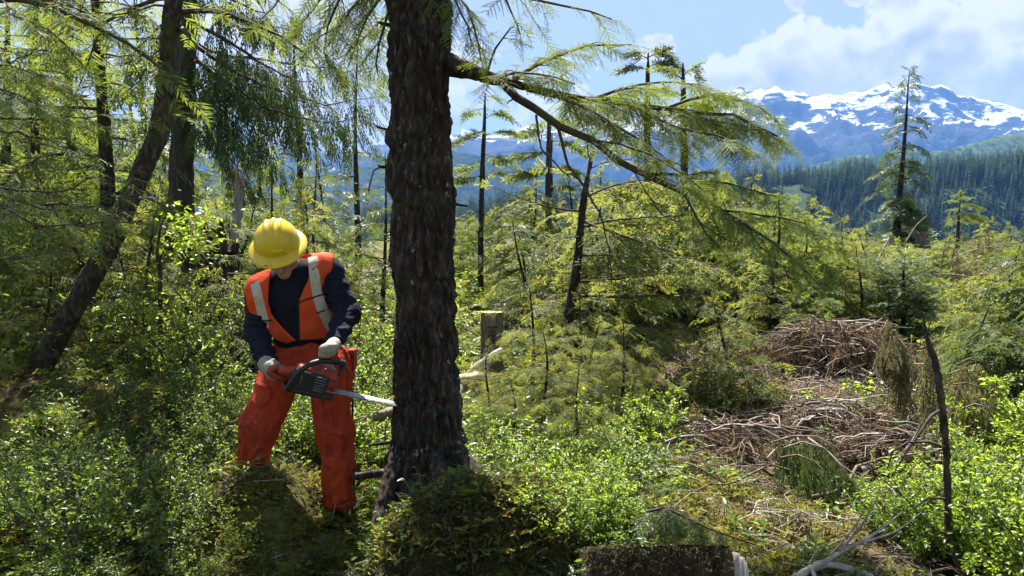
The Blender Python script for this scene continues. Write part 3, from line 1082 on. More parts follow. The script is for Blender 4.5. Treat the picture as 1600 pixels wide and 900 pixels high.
    # boughs that come down into the picture from the crown above
    for lst, r, fs, dn in [
        ([(700, -60, 3.9), (760, -40, 3.8), (830, 0, 3.7), (900, 14, 3.65), (955, 28, 3.65)], .011, .19, .45),
        ([(715, -10, 3.85), (735, 20, 3.75), (745, 60, 3.7), (755, 95, 3.68)], .008, .17, .8),
        ([(780, -30, 3.75), (800, 20, 3.68), (815, 52, 3.66)], .006, .17, .5),
        ([(700, -30, 3.8), (720, 20, 3.6), (735, 60, 3.55)], .007, .17, .7),
        ([(640, -80, 3.95), (560, -60, 4.1), (500, -10, 4.2), (470, 40, 4.25)], .012, .20, 1.0),
        ([(630, -40, 4.0), (590, 0, 4.2), (560, 50, 4.3), (545, 100, 4.35)], .011, .20, 1.05),
        ([(620, -20, 4.1), (600, 40, 4.3), (590, 90, 4.4), (585, 115, 4.45)], .010, .20, 1.0),
        ([(560, -60, 4.1), (525, 10, 4.2), (505, 70, 4.25), (515, 105, 4.25)], .009, .20, 1.0),
        ([(480, -60, 4.3), (440, -10, 4.4), (410, 30, 4.4)], .009, .20, .9),
        ([(620, -60, 4.0), (575, -10, 3.9), (535, 30, 3.9), (500, 60, 3.9)], .009, .20, .9),
        ([(603, 262, 3.95), (585, 266, 3.9), (575, 300, 3.85)], .006, .12, .0),
    ]:
        grow(W(lst), r, .003, NEAR, fs, max(dn, .1) * 1.6, leafy=dn > 0, start=.08, side_len=.32, droop=.4, sides=5)
    # the crown high above, out of the picture, that shades the ground
    cw, cf = MB(), MB()
    for k in range(30):
        f = .10 + .88 * k / 30
        i = int(f * (len(up_path) - 1))
        az = k * 2.4 + g.uniform(-.4, .4)
        L = 2.3 * (1 - f) ** .7 * g.uniform(.6, 1.1) + .25
        d = np.array([math.cos(az), math.sin(az), 0])
        u = np.linspace(0, 1, 6)[:, None]
        limb(cw, cf, up_path[i] + d * L * u + np.array([0, 0, 1.]) * (.18 * L * u - .45 * L * u ** 2), .3 * up_rad[i] + .006, .004, g, FARS, .34, .8, start=.2, n=8)
    stuffed(cw.build('upper_branches', M['twig'], t, smooth=True))
    cf.build('upper_crown', M['hem'], t)
    print('main tree tris', ntri, cf.tris())
    return t


main_tree = build_main_tree()


# ------------------------------------------------------------------ left-hand trees
def tree_by_hand(name, label, pts_px, radii, bark, nz, nth, amp, cell, boughs, folm, tpls, seed, group=None, lump=.006, foliage_name='crown', twigm=None, down=0.0, droop=.3, extra_top=None, dens=1.0):
    """tree whose stem and boughs follow points read off the photo, each at its own distance"""
    g = np.random.default_rng(seed)
    P0 = P(*pts_px[0])
    gz = float(height(P0[0], P0[1])) - .12
    if gz < P0[2] - .05:
        pts_px = [None] + list(pts_px)
        radii = [radii[0] * 1.08] + list(radii)
        base = np.array([P0[0], P0[1], gz])
    else:
        base = P0.copy()
    t = thing(name, label, 'tree', base, group)
    pts = [(P(*q) if q is not None else base) - base for q in pts_px]
    rr = list(radii)
    if extra_top:
        for dx, dy, dz, r in extra_top:
            pts.append(pts[-1] + np.array([dx, dy, dz]))
            rr.append(r)
    m = MB()
    path, rad, _ = trunk(m, pts, rr, nz, nth, amp, cell, seed, lump)
    m.build('trunk', bark, t, smooth=True)
    for lst, r, fs, dn in boughs:
        w, f = MB(), MB()
        limb(w, f if dn else None, np.array([P(*q) for q in lst]) - base, r, .0025, g, tpls, fs, max(dn, .1) * dens, start=.1, side_len=.33, droop=droop, sides=5, down=down)
        b = w.build('branch', twigm or M['twig'], t, smooth=True)
        if dn:
            f.build('foliage', folm, b)
    return t, path, rad, g


def add_crown(t, path, rad, g, f0, f1, nb, reach, fs, tpls, folm, down=0.0, dens=.9, sag=.5, power=.7, side_len=.35, up0=.15, asym=None):
    w, f = MB(), MB()
    for k in range(nb):
        q = f0 + (f1 - f0) * (k + g.uniform(0, .8)) / nb
        i = int(min(q, .99) * (len(path) - 1))
        az = k * 2.4 + g.uniform(-.5, .5)
        L = reach * (1 - (q - f0) / (1.02 - f0)) ** power * g.uniform(.6, 1.15) + .2
        if asym is not None:
            L *= 1 + asym[1] * math.cos(az - asym[0])
        d = np.array([math.cos(az), math.sin(az), 0])
        u = np.linspace(0, 1, 6)[:, None]
        bp = path[i] + d * L * u + np.array([0, 0, 1.]) * (up0 * L * u - sag * L * u ** 2 * (.6 + .5 * u)) + g.normal(0, .02 * L, (6, 3)) * u
        limb(w, f, bp, .35 * rad[i] + .004, .003, g, tpls, fs, dens, start=.12, side_len=side_len, droop=.3, n=8, sides=4, down=down)
    stuffed(w.build('branches', M['twig'], t, smooth=True))
    f.build('crown', folm, t)
    return f.tris()


# leaning mossy tree
t, path, rad, g = tree_by_hand(
    'leaning_tree', 'leaning tree with dark mossy bark and a crook near its top', 
    [(40, 625, 6.0), (62, 575, 6.0), (110, 490, 6.0), (160, 402, 6.05), (195, 330, 6.1), (225, 262, 6.15), (248, 205, 6.2), (261, 135, 6.2), (265, 62, 6.2), (274, -20, 6.2)],
    [.115, .095, .088, .084, .08, .078, .08, .074, .075, .07], M['bark_mossy'], 420, 60, .009, (.03, .06),
    [([(283, 45, 6.2), (292, 52, 6.1), (298, 60, 6.05), (290, 66, 6.0)], .03, .2, 0),
     ([(262, 70, 6.2), (235, 90, 6.1), (225, 118, 6.05), (186, 152, 6.0)], .011, .2, .12),
     ([(262, 58, 6.2), (230, 60, 6.3), (190, 60, 6.4), (150, 50, 6.4)], .009, .2, .25),
     ([(262, 92, 6.2), (220, 86, 6.0), (180, 88, 5.9), (135, 92, 5.9)], .008, .2, .2),
     ([(266, 10, 6.2), (235, 8, 6.0), (200, 22, 5.8), (160, 25, 5.7), (120, 10, 5.6)], .012, .22, .8),
     ([(250, 200, 6.2), (280, 180, 6.0), (310, 175, 5.9)], .006, .2, .3)],
    M['hem'], MID, 21, lump=.012, extra_top=[(.1, .1, 1.0, .075), (.2, .1, 1.4, .06), (.1, .1, 1.8, .04), (0, 0, 1.8, .01)])
add_crown(t, path, rad, g, .66, .99, 16, 1.4, .28, MIDL, M['hem'], dens=.6)

# big drooping cedar
t, path, rad, g = tree_by_hand(
    'cedar_tree', 'tall dark cedar with drooping boughs behind the worker', 
    [(280, 420, 9.6), (283, 330, 9.6), (285, 230, 9.6), (288, 150, 9.6), (290, 60, 9.6), (292, -40, 9.6)],
    [.19, .16, .145, .135, .125, .118], M['bark_grey'], 200, 40, .010, (.04, .35),
    [([(292, 35, 9.6), (330, 50, 9.4), (390, 85, 9.2), (440, 118, 9.1), (500, 132, 9.0)], .035, .46, 1.2),
     ([(292, 62, 9.6), (335, 92, 9.5), (380, 118, 9.4), (430, 140, 9.3), (520, 162, 9.2), (600, 150, 9.2)], .034, .46, 1.2),
     ([(292, 78, 9.6), (330, 112, 9.3), (375, 140, 9.1), (420, 170, 9.0), (500, 190, 8.9), (590, 188, 8.9)], .032, .46, 1.2),
     ([(292, 5, 9.6), (350, 18, 9.4), (420, 40, 9.2), (480, 50, 9.0)], .03, .46, 1.2),
     ([(292, -30, 9.6), (340, -10, 9.4), (400, 15, 9.2), (440, 30, 9.0)], .03, .46, 1.2),
     ([(290, 110, 9.6), (330, 150, 9.4), (380, 190, 9.2), (430, 215, 9.1)], .026, .46, 1.2),
     ([(290, 120, 9.6), (300, 150, 9.0), (330, 190, 8.6), (370, 220, 8.4)], .022, .44, 1.2),
     ([(289, 70, 9.6), (250, 90, 9.8), (215, 110, 10), (185, 135, 10)], .022, .44, 1.0),
     ([(289, 20, 9.6), (250, 40, 9.8), (215, 75, 10), (190, 100, 10)], .022, .44, 1.0),
     ([(292, 90, 9.6), (360, 120, 10), (440, 150, 10.3), (540, 175, 10.5)], .026, .46, 1.2),
     ([(291, 105, 9.6), (345, 170, 9.8), (400, 230, 9.9), (460, 265, 9.9)], .026, .46, 1.2),
     ([(290, 150, 9.6), (330, 205, 9.6), (370, 260, 9.6), (400, 290, 9.6)], .022, .44, 1.2),
     ([(291, 60, 9.6), (345, 85, 9.9), (420, 95, 10.1), (500, 105, 10.2), (570, 110, 10.2)], .028, .46, 1.2)],
    M['cedar'], DRAPE, 33, lump=.01, down=.70, extra_top=[(0, 0, 1.6, .10), (.05, 0, 2, .075), (0, 0, 2.2, .045), (0, 0, 1.4, .012)], dens=1.35)
add_crown(t, path, rad, g, .6, .99, 13, 1.9, .5, DRAPE, M['cedar'], down=.7, dens=1.0, sag=.5)

# hemlock whose boughs come in from the left edge
t, path, rad, g = tree_by_hand(
    'hemlock_tree', 'hemlock at the left edge with long dark lower boughs reaching right', 
    [(-95, 640, 5.2), (-92, 400, 5.2), (-88, 200, 5.2), (-85, 0, 5.2), (-84, -120, 5.2)],
    [.12, .10, .09, .085, .08], M['bark'], 160, 30, .008, (.04, .12),
    [([(-85, 170, 5.2), (-20, 184, 5.1), (60, 187, 5.0), (120, 183, 4.9), (185, 178, 4.85)], .014, .21, .8),
     ([(-88, 190, 5.2), (-20, 200, 5.0), (30, 208, 4.8), (70, 222, 4.7), (110, 235, 4.6)], .012, .21, .4),
     ([(-88, 285, 5.2), (-20, 292, 5.0), (50, 299, 4.9), (90, 297, 4.85), (150, 282, 4.8), (215, 285, 4.8)], .012, .20, .7),
     ([(-88, 280, 5.2), (-20, 300, 5.1), (40, 318, 5.0), (90, 328, 5.0), (150, 322, 5.0), (230, 335, 5.0)], .011, .20, .75),
     ([(-90, 300, 5.2), (-10, 315, 4.9), (30, 338, 4.8), (80, 355, 4.75), (140, 350, 4.7), (225, 345, 4.7)], .011, .20, .6),
     ([(-90, 400, 5.2), (-10, 405, 5.0), (60, 398, 4.8), (100, 390, 4.75), (150, 372, 4.7)], .010, .20, .35),
     ([(-86, 90, 5.2), (-20, 100, 5.0), (40, 110, 4.9), (100, 130, 4.8)], .012, .22, 1.3),
     ([(-86, 110, 5.2), (-30, 130, 4.9), (20, 145, 4.7), (70, 165, 4.6)], .012, .22, 1.4),
     ([(-86, 60, 5.2), (-30, 90, 5.4), (30, 110, 5.6), (90, 125, 5.7)], .012, .22, 1.3),
     ([(-85, 20, 5.2), (0, 20, 5.4), (60, 40, 5.5), (110, 75, 5.5), (135, 105, 5.5)], .012, .22, 1.2),
     ([(-85, -40, 5.2), (0, -30, 5.3), (80, 0, 5.4), (150, 30, 5.4), (185, 60, 5.4)], .012, .22, 1.0)],
    M['hem'], NEARL, 44, dens=1.15, extra_top=[(0, 0, 1.2, .07), (0, 0, 1.6, .05), (0, 0, 1.8, .01)])
add_crown(t, path, rad, g, .5, .99, 12, 1.5, .3, MIDL, M['hem'], dens=.6)

# further trunks and their crowns on the left
hm = dict(tpls=MID)
protos = {}


def stand_tree(px, y, H, r, seed, label, name='hemlock_tree', folm='hem', bark='bark', nb=24, reach=1.45, fs=.38, dens=1.1, z0=.22, asym=None, group=None, lean=(0, 0), gap=.1, tpl=None, barkamp=.008, dead=0, down=0.0, sag=.5, bare=0.0, side_len=.35):
    loc = on_ground(px, y)
    b = conifer(seed, H, r, nb, reach, fs, tpl or MIDL, lean, z0, .18, sag, .6, dens, bare, .012, down, barkamp, side_len, gap, dead, asym, 6)
    return make_tree(name, label, 'tree', loc, b, M[bark], M['twig'], M[folm], group)


stand_tree(170, 8.2, 5.9, .12, 101, 'hemlock with a straight brown trunk left of the leaning tree', asym=(3.6, .5), z0=.30)
stand_tree(122, 11.5, 5.9, .13, 102, 'hemlock with a pale grey trunk farther back on the left', bark='bark_grey', z0=.36)
stand_tree(66, 9.5, 5.9, .09, 103, 'thin hemlock with a sunlit upper trunk near the left edge', z0=.25, reach=1.7)
stand_tree(16, 11, 5.9, .11, 104, 'hemlock farthest left in the background with a slim grey trunk', z0=.25)
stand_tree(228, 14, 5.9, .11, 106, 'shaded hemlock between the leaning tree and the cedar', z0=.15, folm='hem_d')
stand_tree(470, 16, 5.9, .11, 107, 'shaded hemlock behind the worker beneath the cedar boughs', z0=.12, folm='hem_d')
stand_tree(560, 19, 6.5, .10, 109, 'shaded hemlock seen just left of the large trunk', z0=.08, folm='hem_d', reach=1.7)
stand_tree(60, 16, 5.9, .12, 111, 'distant hemlock filling the upper left corner', z0=.08)


# ------------------------------------------------------------------ undergrowth
def leaf_shape(L, W, bend=.15):
    V = np.array([(0, 0, 0), (.32 * L, W * .46, .10 * W), (.70 * L, W * .36, .06 * W - bend * L * .4), (L, 0, -bend * L), (.70 * L, -W * .36, .06 * W - bend * L * .4), (.32 * L, -W * .46, .10 * W)])
    return V, np.array([(0, 3, 2, 1), (0, 5, 4, 3)])


LEAVES = [leaf_shape(1, .55), leaf_shape(1, .62, .3), leaf_shape(1, .48, .05)]


def shrub(seed, H, stems, leaf, per, spread=.55, bare=.25):
    """upright many-stemmed leafy shrub; returns stems and leaves"""
    g = np.random.default_rng(seed)
    w, f = MB(), MB()
    pos, dr, sc = [], [], []

    def twig(o, d, L, r, lev):
        k = 5
        u = np.linspace(0, 1, k)[:, None]
        bend = g.normal(0, .22, 3)
        bend[2] = abs(bend[2]) * .3
        pp = o + d * L * u + bend * L * u ** 2 + g.normal(0, .03 * L, (k, 3)) * u
        tube(w, pp, np.linspace(r, r * .45, k), 3, cap=False)
        tt = np.gradient(pp, axis=0)
        tt /= np.linalg.norm(tt, axis=1, keepdims=True)
        if lev < 2:
            nsub = g.integers(3, 6) if lev == 0 else g.integers(2, 4)
            for q in range(nsub):
                uu = (bare if lev == 0 else .2) + (1 - bare) * (q + g.uniform(0, 1)) / nsub * .9
                i = min(int(uu * (k - 1)), k - 1)
                a = g.uniform(0, 6.28)
                sd = np.array([math.cos(a), math.sin(a), g.uniform(-.1, .5)])
                twig(pp[i], (tt[i] * .7 + sd * .75) / 1.05, L * g.uniform(.3, .5), r * .55, lev + 1)
        n = per if lev == 2 else int(per * 1.2) if lev == 1 else int(per * .6)
        for q in range(n):
            uu = .15 + .85 * (q + g.uniform(0, .8)) / n if lev else .5 + .5 * (q + 1) / n
            fi = min(uu, 1) * (k - 1)
            i = min(int(fi), k - 2)
            p = pp[i] + (pp[i + 1] - pp[i]) * (fi - i)
            a = g.uniform(0, 6.28)
            sd = np.array([math.cos(a), math.sin(a), 0])
            sd = sd - tt[i] * np.dot(sd, tt[i])
            pos.append(p)
            dr.append(sd * .9 + tt[i] * .45 + np.array([0, 0, g.uniform(-.25, .2)]))
            sc.append(leaf * g.uniform(.6, 1.25))
    for q in range(stems):
        a = g.uniform(0, 6.28)
        tilt = spread * g.uniform(.1, 1)
        twig(np.array([math.cos(a), math.sin(a), 0]) * .06 * g.uniform(0, 1) + np.array([0, 0, -.03]),
             np.array([math.cos(a) * tilt, math.sin(a) * tilt, 1.0]) / math.hypot(1, tilt), H * g.uniform(.55, 1.0), .0055 * H ** .5 + .0015, 0)
    bake(f, LEAVES, pos, dr, sc, g, tilt=.45)
    return w, f


PROTECT = [  # image rectangle, distance, of things that must stay in view
    (362, 338, 556, 700, 4.15), (490, 690, 556, 815, 4.1), (362, 690, 415, 745, 4.1), (500, 590, 625, 650, 3.95), (604, 0, 716, 640, 4.0), (600, 640, 740, 800, 3.7),
    (748, 484, 790, 580, 8.6), (1440, 490, 1510, 890, 3.5), (1195, 535, 1395, 630, 7.6), (1375, 130, 1470, 378, 30), (1020, 665, 1190, 780, 5.4),
    (880, 300, 915, 470, 9.0), (30, 480, 135, 600, 6.4), (90, 370, 195, 500, 6.4), (150, 250, 245, 400, 6.4), (215, 0, 295, 260, 6.4), (1040, 525, 1090, 580, 9.2), (1250, 640, 1420, 700, 7.0), (930, 840, 1160, 900, 3.4), (440, 640, 600, 700, 4.6),
    (1210, 800, 1370, 900, 3.6), (1215, 685, 1345, 780, 4.7), (1490, 565, 1580, 705, 4.7), (1380, 395, 1455, 540, 9.3), (735, 150, 775, 385, 15), (845, 200, 875, 300, 15),
]


def blocked(loc, R, H, slack=0.15):
    x, y, z = loc
    k = F / y
    cx, by = to_pix(np.array([x, y, z]))
    x0, x1, y0, y1 = cx - R * k * .8, cx + R * k * .8, by - H * k, by
    for a, b, c, d, dep in PROTECT:
        if y < dep:
            ox = min(x1, c) - max(x0, a)
            oy = min(y1, d) - max(y0, b)
            if ox > slack * min(c - a, x1 - x0) and oy > slack * min(d - b, y1 - y0):
                return True
    return False


class Kind:
    """prototype things that are copied, one whole thing at a time"""
    def __init__(self, name, cat, makers):
        self.name, self.cat, self.makers, self.protos = name, cat, makers, {}

    def place(self, v, loc, rotz, scale, label, group, tilt=(0, 0)):
        v = v % len(self.makers)
        if v not in self.protos:
            o = bpy.data.objects.new(self.name, None)
            o.empty_display_size = .05
            C.objects.link(o)
            self.makers[v](o)
            self.protos[v] = o
        else:
            o = copy_tree(self.protos[v])
        o.location = loc
        o.rotation_euler = (tilt[0], tilt[1], rotz)
        o.scale = (scale,) * 3
        tag(o, label, self.cat, group)
        return o


def mk_shrub(seed, H, stems, leaf, per, lm, **kw):
    def f(o):
        w, l = shrub(seed, H, stems, leaf, per, **kw)
        stuffed(w.build('stems', M['twig'], o, smooth=True))
        stuffed(l.build('leaves', M[lm], o))
    return f


def mk_sapling(seed, H, nb, reach, fs, folm, tpl, barkm='bark', **kw):
    def f(o):
        tr, w, l = conifer(seed, H, .022 * H ** .8 + .004, nb, reach, fs, tpl, **kw)
        tr.build('trunk', M[barkm], o, smooth=True)
        stuffed(w.build('branches', M['twig'], o, smooth=True))
        l.build('crown', M[folm], o)
    return f


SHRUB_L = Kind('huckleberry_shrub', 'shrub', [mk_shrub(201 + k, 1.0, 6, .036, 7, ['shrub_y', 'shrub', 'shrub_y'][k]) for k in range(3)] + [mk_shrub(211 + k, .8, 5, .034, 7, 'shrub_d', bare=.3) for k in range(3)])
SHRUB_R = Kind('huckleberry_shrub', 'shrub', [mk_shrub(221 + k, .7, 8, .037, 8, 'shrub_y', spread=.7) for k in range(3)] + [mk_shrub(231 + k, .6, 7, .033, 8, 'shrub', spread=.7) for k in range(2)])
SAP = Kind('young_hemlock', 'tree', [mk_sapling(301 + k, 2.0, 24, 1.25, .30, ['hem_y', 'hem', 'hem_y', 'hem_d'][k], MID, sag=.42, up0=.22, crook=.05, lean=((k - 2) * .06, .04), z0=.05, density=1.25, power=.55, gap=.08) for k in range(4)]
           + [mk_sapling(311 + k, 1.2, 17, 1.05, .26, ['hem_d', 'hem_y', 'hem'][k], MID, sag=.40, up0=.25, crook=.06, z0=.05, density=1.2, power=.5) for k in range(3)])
SAPN = Kind('young_hemlock', 'tree', [mk_sapling(321 + k, 1.5, 18, .95, .22, 'hem_y', NEARL, sag=.42, up0=.25, crook=.05, z0=.1, density=1.15, power=.55) for k in range(3)])

rg = np.random.default_rng(77)


MARKS = [(60, 600, 'the leaning tree\'s foot'), (160, 400, 'the leaning tree'), (280, 330, 'the cedar trunk'), (433, 375, 'the yellow helmet'), (395, 700, 'the worker\'s right leg'), (525, 760, 'the worker\'s left leg'),
         (640, 420, 'the large trunk'), (668, 760, 'the large trunk\'s foot'), (768, 540, 'the grey stump'), (895, 480, 'the slanting stem'), (1060, 550, 'the broken stump'), (1300, 580, 'the brush heap'), (1420, 480, 'the bushy conifer'),
         (1470, 650, 'the mossy snag'), (1410, 370, 'the lone spruce'), (1050, 870, 'the foreground stump'), (1100, 720, 'the brown clearing'), (1290, 870, 'the forked branch'), (1560, 800, 'the grey log'),
         (10, 500, 'the left edge'), (100, 850, 'the bottom left corner'), (300, 860, 'the bottom edge'), (500, 870, 'the worker\'s boots'), (1590, 560, 'the right edge'), (1580, 880, 'the bottom right corner'), (1200, 380, 'the bough tip'), (960, 430, 'the hanging twigs'),
         (1150, 470, 'the regrowth centre'), (1300, 420, 'the green bushes'), (1530, 420, 'the slanting log'), (800, 640, 'the small sapling'), (850, 720, 'the root mound'), (230, 560, 'the slender sapling'), (330, 480, 'the old stump'), (200, 720, 'the sunlit moss'), (1350, 760, 'the grey tangle'), (560, 560, 'the orange pouch')]
LABELS = {}


def place_label(base, loc, Hm):
    """a label that says where one plant of many stands: size, landmark, side, and rank outward from it"""
    k = F / loc[1]
    cx, by = to_pix(np.asarray(loc))
    cy = by - .5 * Hm * k
    d = [math.hypot(cx - mx, cy - my) for mx, my, _ in MARKS]
    i = int(np.argmin(d))
    mx, my, nm = MARKS[i]
    dx, dy = cx - mx, cy - my
    if abs(dx) > abs(dy):
        side = 'left of' if dx < 0 else 'right of'
    else:
        side = 'above' if dy < 0 else 'below'
    if d[i] < 22:
        side = 'at'
    hp = Hm * k
    size = 'small' if hp < 70 else 'medium' if hp < 150 else 'large'
    near = 'close ' if d[i] < 60 and side != 'at' else ''
    lab = f'{size} {base} {near}{side} {nm}'
    return lab


def spread(kind, n, pxr, yr, Hs, R, H, label, group, vs, ptop=None, tries=12, invy=True, tilt=.12):
    """n things over the image columns pxr at distances yr"""
    made = 0
    for q in range(n * tries):
        if made >= n:
            break
        px = rg.uniform(*pxr)
        y = 1 / rg.uniform(1 / yr[1], 1 / yr[0]) if invy else rg.uniform(*yr)
        s = rg.uniform(*Hs)
        loc = on_ground(px, y)
        if blocked(loc, R * s, H * s):
            continue
        if ptop is not None:
            tp = to_pix(loc + np.array([0, 0, H * s]))[1]
            lim = np.interp(px, [a for a, b in ptop], [b for a, b in ptop])
            if tp < lim:
                continue
        loc[2] -= .02
        kind.place(int(rg.choice(vs)), loc, rg.uniform(0, 6.28), s, place_label(label, loc, H * s), group, (rg.normal(0, tilt), rg.normal(0, tilt)))
        made += 1
    return made


cnt = {}
cnt['l1'] = spread(SHRUB_L, 46, (-120, 370), (3.1, 5.6), (.35, .75), .45, .95, 'leafy green shrub', 'shrubs left of the worker', range(6))
cnt['l2'] = spread(SHRUB_L, 60, (-100, 600), (5.2, 9.5), (.7, 1.35), .45, .95, 'leafy woodland shrub', 'shrubs behind the worker', range(6))
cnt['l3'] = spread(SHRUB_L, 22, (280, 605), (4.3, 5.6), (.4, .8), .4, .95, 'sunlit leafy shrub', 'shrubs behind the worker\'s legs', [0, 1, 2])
cnt['l5'] = spread(SHRUB_L, 34, (240, 620), (3.2, 4.7), (.16, .34), .35, .9, 'knee high sprig', 'low plants around the worker', range(6), tries=40)
cnt['l4'] = spread(SHRUB_L, 14, (-80, 590), (2.75, 3.4), (.22, .42), .4, .95, 'low leafy shrub', 'low shrubs along the bottom edge', range(6))
cnt['r1'] = spread(SHRUB_R, 28, (745, 1010), (3.9, 6.6), (.45, .95), .4, .65, 'bright green shrub', 'shrubs right of the large trunk', range(5))
cnt['r2'] = spread(SHRUB_R, 60, (1130, 1680), (3.0, 4.8), (.55, 1.0), .4, .65, 'bright leafy shrub', 'shrubs in the lower right', range(5))
cnt['r4'] = spread(SHRUB_R, 30, (840, 1300), (3.15, 4.5), (.35, .62), .4, .65, 'low bright shrub', 'low shrubs in front of the slash', range(5))
cnt['r3'] = spread(SHRUB_R, 30, (1000, 1700), (5.0, 10.0), (.6, 1.1), .4, .65, 'slash shrub', 'shrubs in the slash', range(5))
top = [(-200, 200), (300, 260), (600, 330), (720, 318), (900, 285), (1200, 290), (1330, 335), (1400, 370), (1500, 362), (1800, 330)]
top0 = [(700, 300), (1000, 300), (1330, 335), (1385, 372), (1450, 366), (1520, 345), (1800, 318)]
cnt['s0'] = spread(SAP, 90, (700, 1800), (15, 36), (.4, 1.3), .8, 1.7, 'far young hemlock', 'young hemlocks on the crest', range(7), top0, tries=60)
cnt['s1'] = spread(SAP, 90, (700, 1750), (9.0, 30), (.8, 2.0), .8, 2.0, 'distant young hemlock', 'young hemlocks behind the clearing', range(7), top)
cnt['s5'] = spread(SAPN, 9, (900, 1250), (5.8, 7.6), (.42, .75), .8, 1.5, 'near feathery hemlock sapling', 'feathery saplings at the slash edge', range(3), tries=40)
cnt['s2'] = spread(SAP, 70, (930, 1780), (6.4, 14), (.5, 1.25), .8, 1.9, 'yellow green young hemlock', 'young hemlocks around the slash', range(7), top)
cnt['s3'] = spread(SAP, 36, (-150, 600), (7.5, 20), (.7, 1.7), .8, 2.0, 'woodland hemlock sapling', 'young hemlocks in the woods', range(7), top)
cnt['s4'] = spread(SAPN, 5, (-120, 240), (5.2, 6.8), (.7, 1.2), .7, 1.5, 'flat sprayed hemlock sapling', 'young hemlocks near the leaning tree', range(3))
print(cnt)
TALL = Kind('young_hemlock', 'tree', [mk_sapling(331 + k, 3.2, 24, 1.25, .32, 'hem_y', MID, sag=.5, up0=.15, crook=.03, lean=((k - 1) * .05, .02), z0=.06, density=.85, power=.5, gap=.18) for k in range(3)])
top3 = [(700, 290), (880, 255), (1200, 262), (1330, 325), (1400, 380), (1800, 340)]
cnt['t'] = spread(TALL, 14, (860, 1340), (9.0, 17), (.75, 1.25), .9, 3.2, 'tall wispy hemlock', 'tall young hemlocks in the regrowth', range(3), top3, tries=40, tilt=.05)
WOODS = Kind('hemlock_tree', 'tree', [mk_sapling(341 + k, 5.0, 30, 1.7, .42, ['hem', 'hem_d', 'hem'][k], MIDL, sag=.45, up0=.2, crook=.02, z0=.05, density=.95, power=.6, gap=.08) for k in range(3)])
top2 = [(-300, -60), (240, 40), (420, 170), (600, 215), (800, 300)]
cnt['w'] = spread(WOODS, 34, (-160, 600), (10.5, 24), (.55, 1.15), 1.2, 5.0, 'background hemlock', 'hemlocks filling the woods', range(3), top2, tries=30, tilt=.03)
print(cnt)
for k, (x, y) in enumerate([(-6.5, -2.5), (-4.0, -4.5), (-1.5, -3.8), (1.2, -4.6), (3.8, -3.6), (6.5, -4.8), (-2.8, -7.5), (2.4, -8.0), (-8.5, -6.0), (8.5, -8.0)]):  # unseen trees added behind the camera to block sky light and deepen contrast
    WOODS.place(k, np.array([x, y, float(height(x, y))]), k * 1.7, 1.25 + .1 * (k % 4), 'unseen hemlock added for shade behind the photographer, ' + ['nearest on the left', 'second row left', 'left of centre', 'right of centre', 'nearest on the right', 'far right front', 'back row left', 'back row right', 'far left', 'far right back'][k], 'unseen hemlocks added for shade behind the photographer')
# the ones the photo shows singly
SAPN.place(0, on_ground(830, 6.1), 1.0, .78, 'bushy yellow green hemlock sapling in front of the sawn stump\'s right side', None)
SAPN.place(1, on_ground(800, 5.2), 2.6, .42, 'small yellow green hemlock sapling just right of the large trunk', None)
SAPN.place(1, on_ground(850, 5.5), 3.3, .6, 'yellow green hemlock sapling right of the root mound', None)
SAPN.place(0, on_ground(765, 5.9), 5.1, .5, 'hemlock sapling between the large trunk and the grey stump\'s foot', None)
SAPN.place(2, on_ground(905, 5.0), .6, .5, 'hemlock sapling left of the brown clearing', None)
SAPN.place(2, on_ground(345, 6.8), 4.0, 1.15, 'light green hemlock sapling left of the worker\'s helmet', None)


# ------------------------------------------------------------------ ground cover nobody could count
def stuff_points(name, tmpl, pos, rot, scl, idx, label=None):
    """one object: template plants set out on the given points"""
    me = bpy.data.meshes.new(name)
    me.vertices.add(len(pos))
    me.vertices.foreach_set('co', np.ascontiguousarray(pos, np.float32).ravel())
    for nm, typ, arr in (('rot', 'FLOAT_VECTOR', rot), ('scl', 'FLOAT', scl), ('idx', 'INT', idx)):
        at = me.attributes.new(nm, typ, 'POINT')
        at.data.foreach_set('vector' if typ == 'FLOAT_VECTOR' else 'value', np.ascontiguousarray(arr, np.int32 if typ == 'INT' else np.float32).ravel())
    o = bpy.data.objects.new(name, me)
    C.objects.link(o)
    col = bpy.data.collections.new(name + '_kinds')
    for t in tmpl:
        col.objects.link(t)
    ng = bpy.data.node_groups.new(name, 'GeometryNodeTree')
    ng.interface.new_socket('Geometry', in_out='INPUT', socket_type='NodeSocketGeometry')
    ng.interface.new_socket('Geometry', in_out='OUTPUT', socket_type='NodeSocketGeometry')
    N, L = ng.nodes, ng.links
    gi, go = N.new('NodeGroupInput'), N.new('NodeGroupOutput')
    ci = N.new('GeometryNodeCollectionInfo')
    ci.inputs['Collection'].default_value = col
    ci.inputs['Separate Children'].default_value = True
    ci.inputs['Reset Children'].default_value = True
    ip = N.new('GeometryNodeInstanceOnPoints')
    ip.inputs['Pick Instance'].default_value = True
    L.new(gi.outputs[0], ip.inputs['Points'])
    L.new(ci.outputs[0], ip.inputs['Instance'])
    for nm, typ, sock in (('idx', 'INT', 'Instance Index'), ('rot', 'FLOAT_VECTOR', 'Rotation'), ('scl', 'FLOAT', 'Scale')):
        na = N.new('GeometryNodeInputNamedAttribute')
        na.data_type = typ
        na.inputs['Name'].default_value = nm
        L.new(na.outputs[0], ip.inputs[sock])
    L.new(ip.outputs[0], go.inputs[0])
    md = o.modifiers.new('set_out', 'NODES')
    md.node_group = ng
    tag(o, label, None, None, 'stuff')
    return o


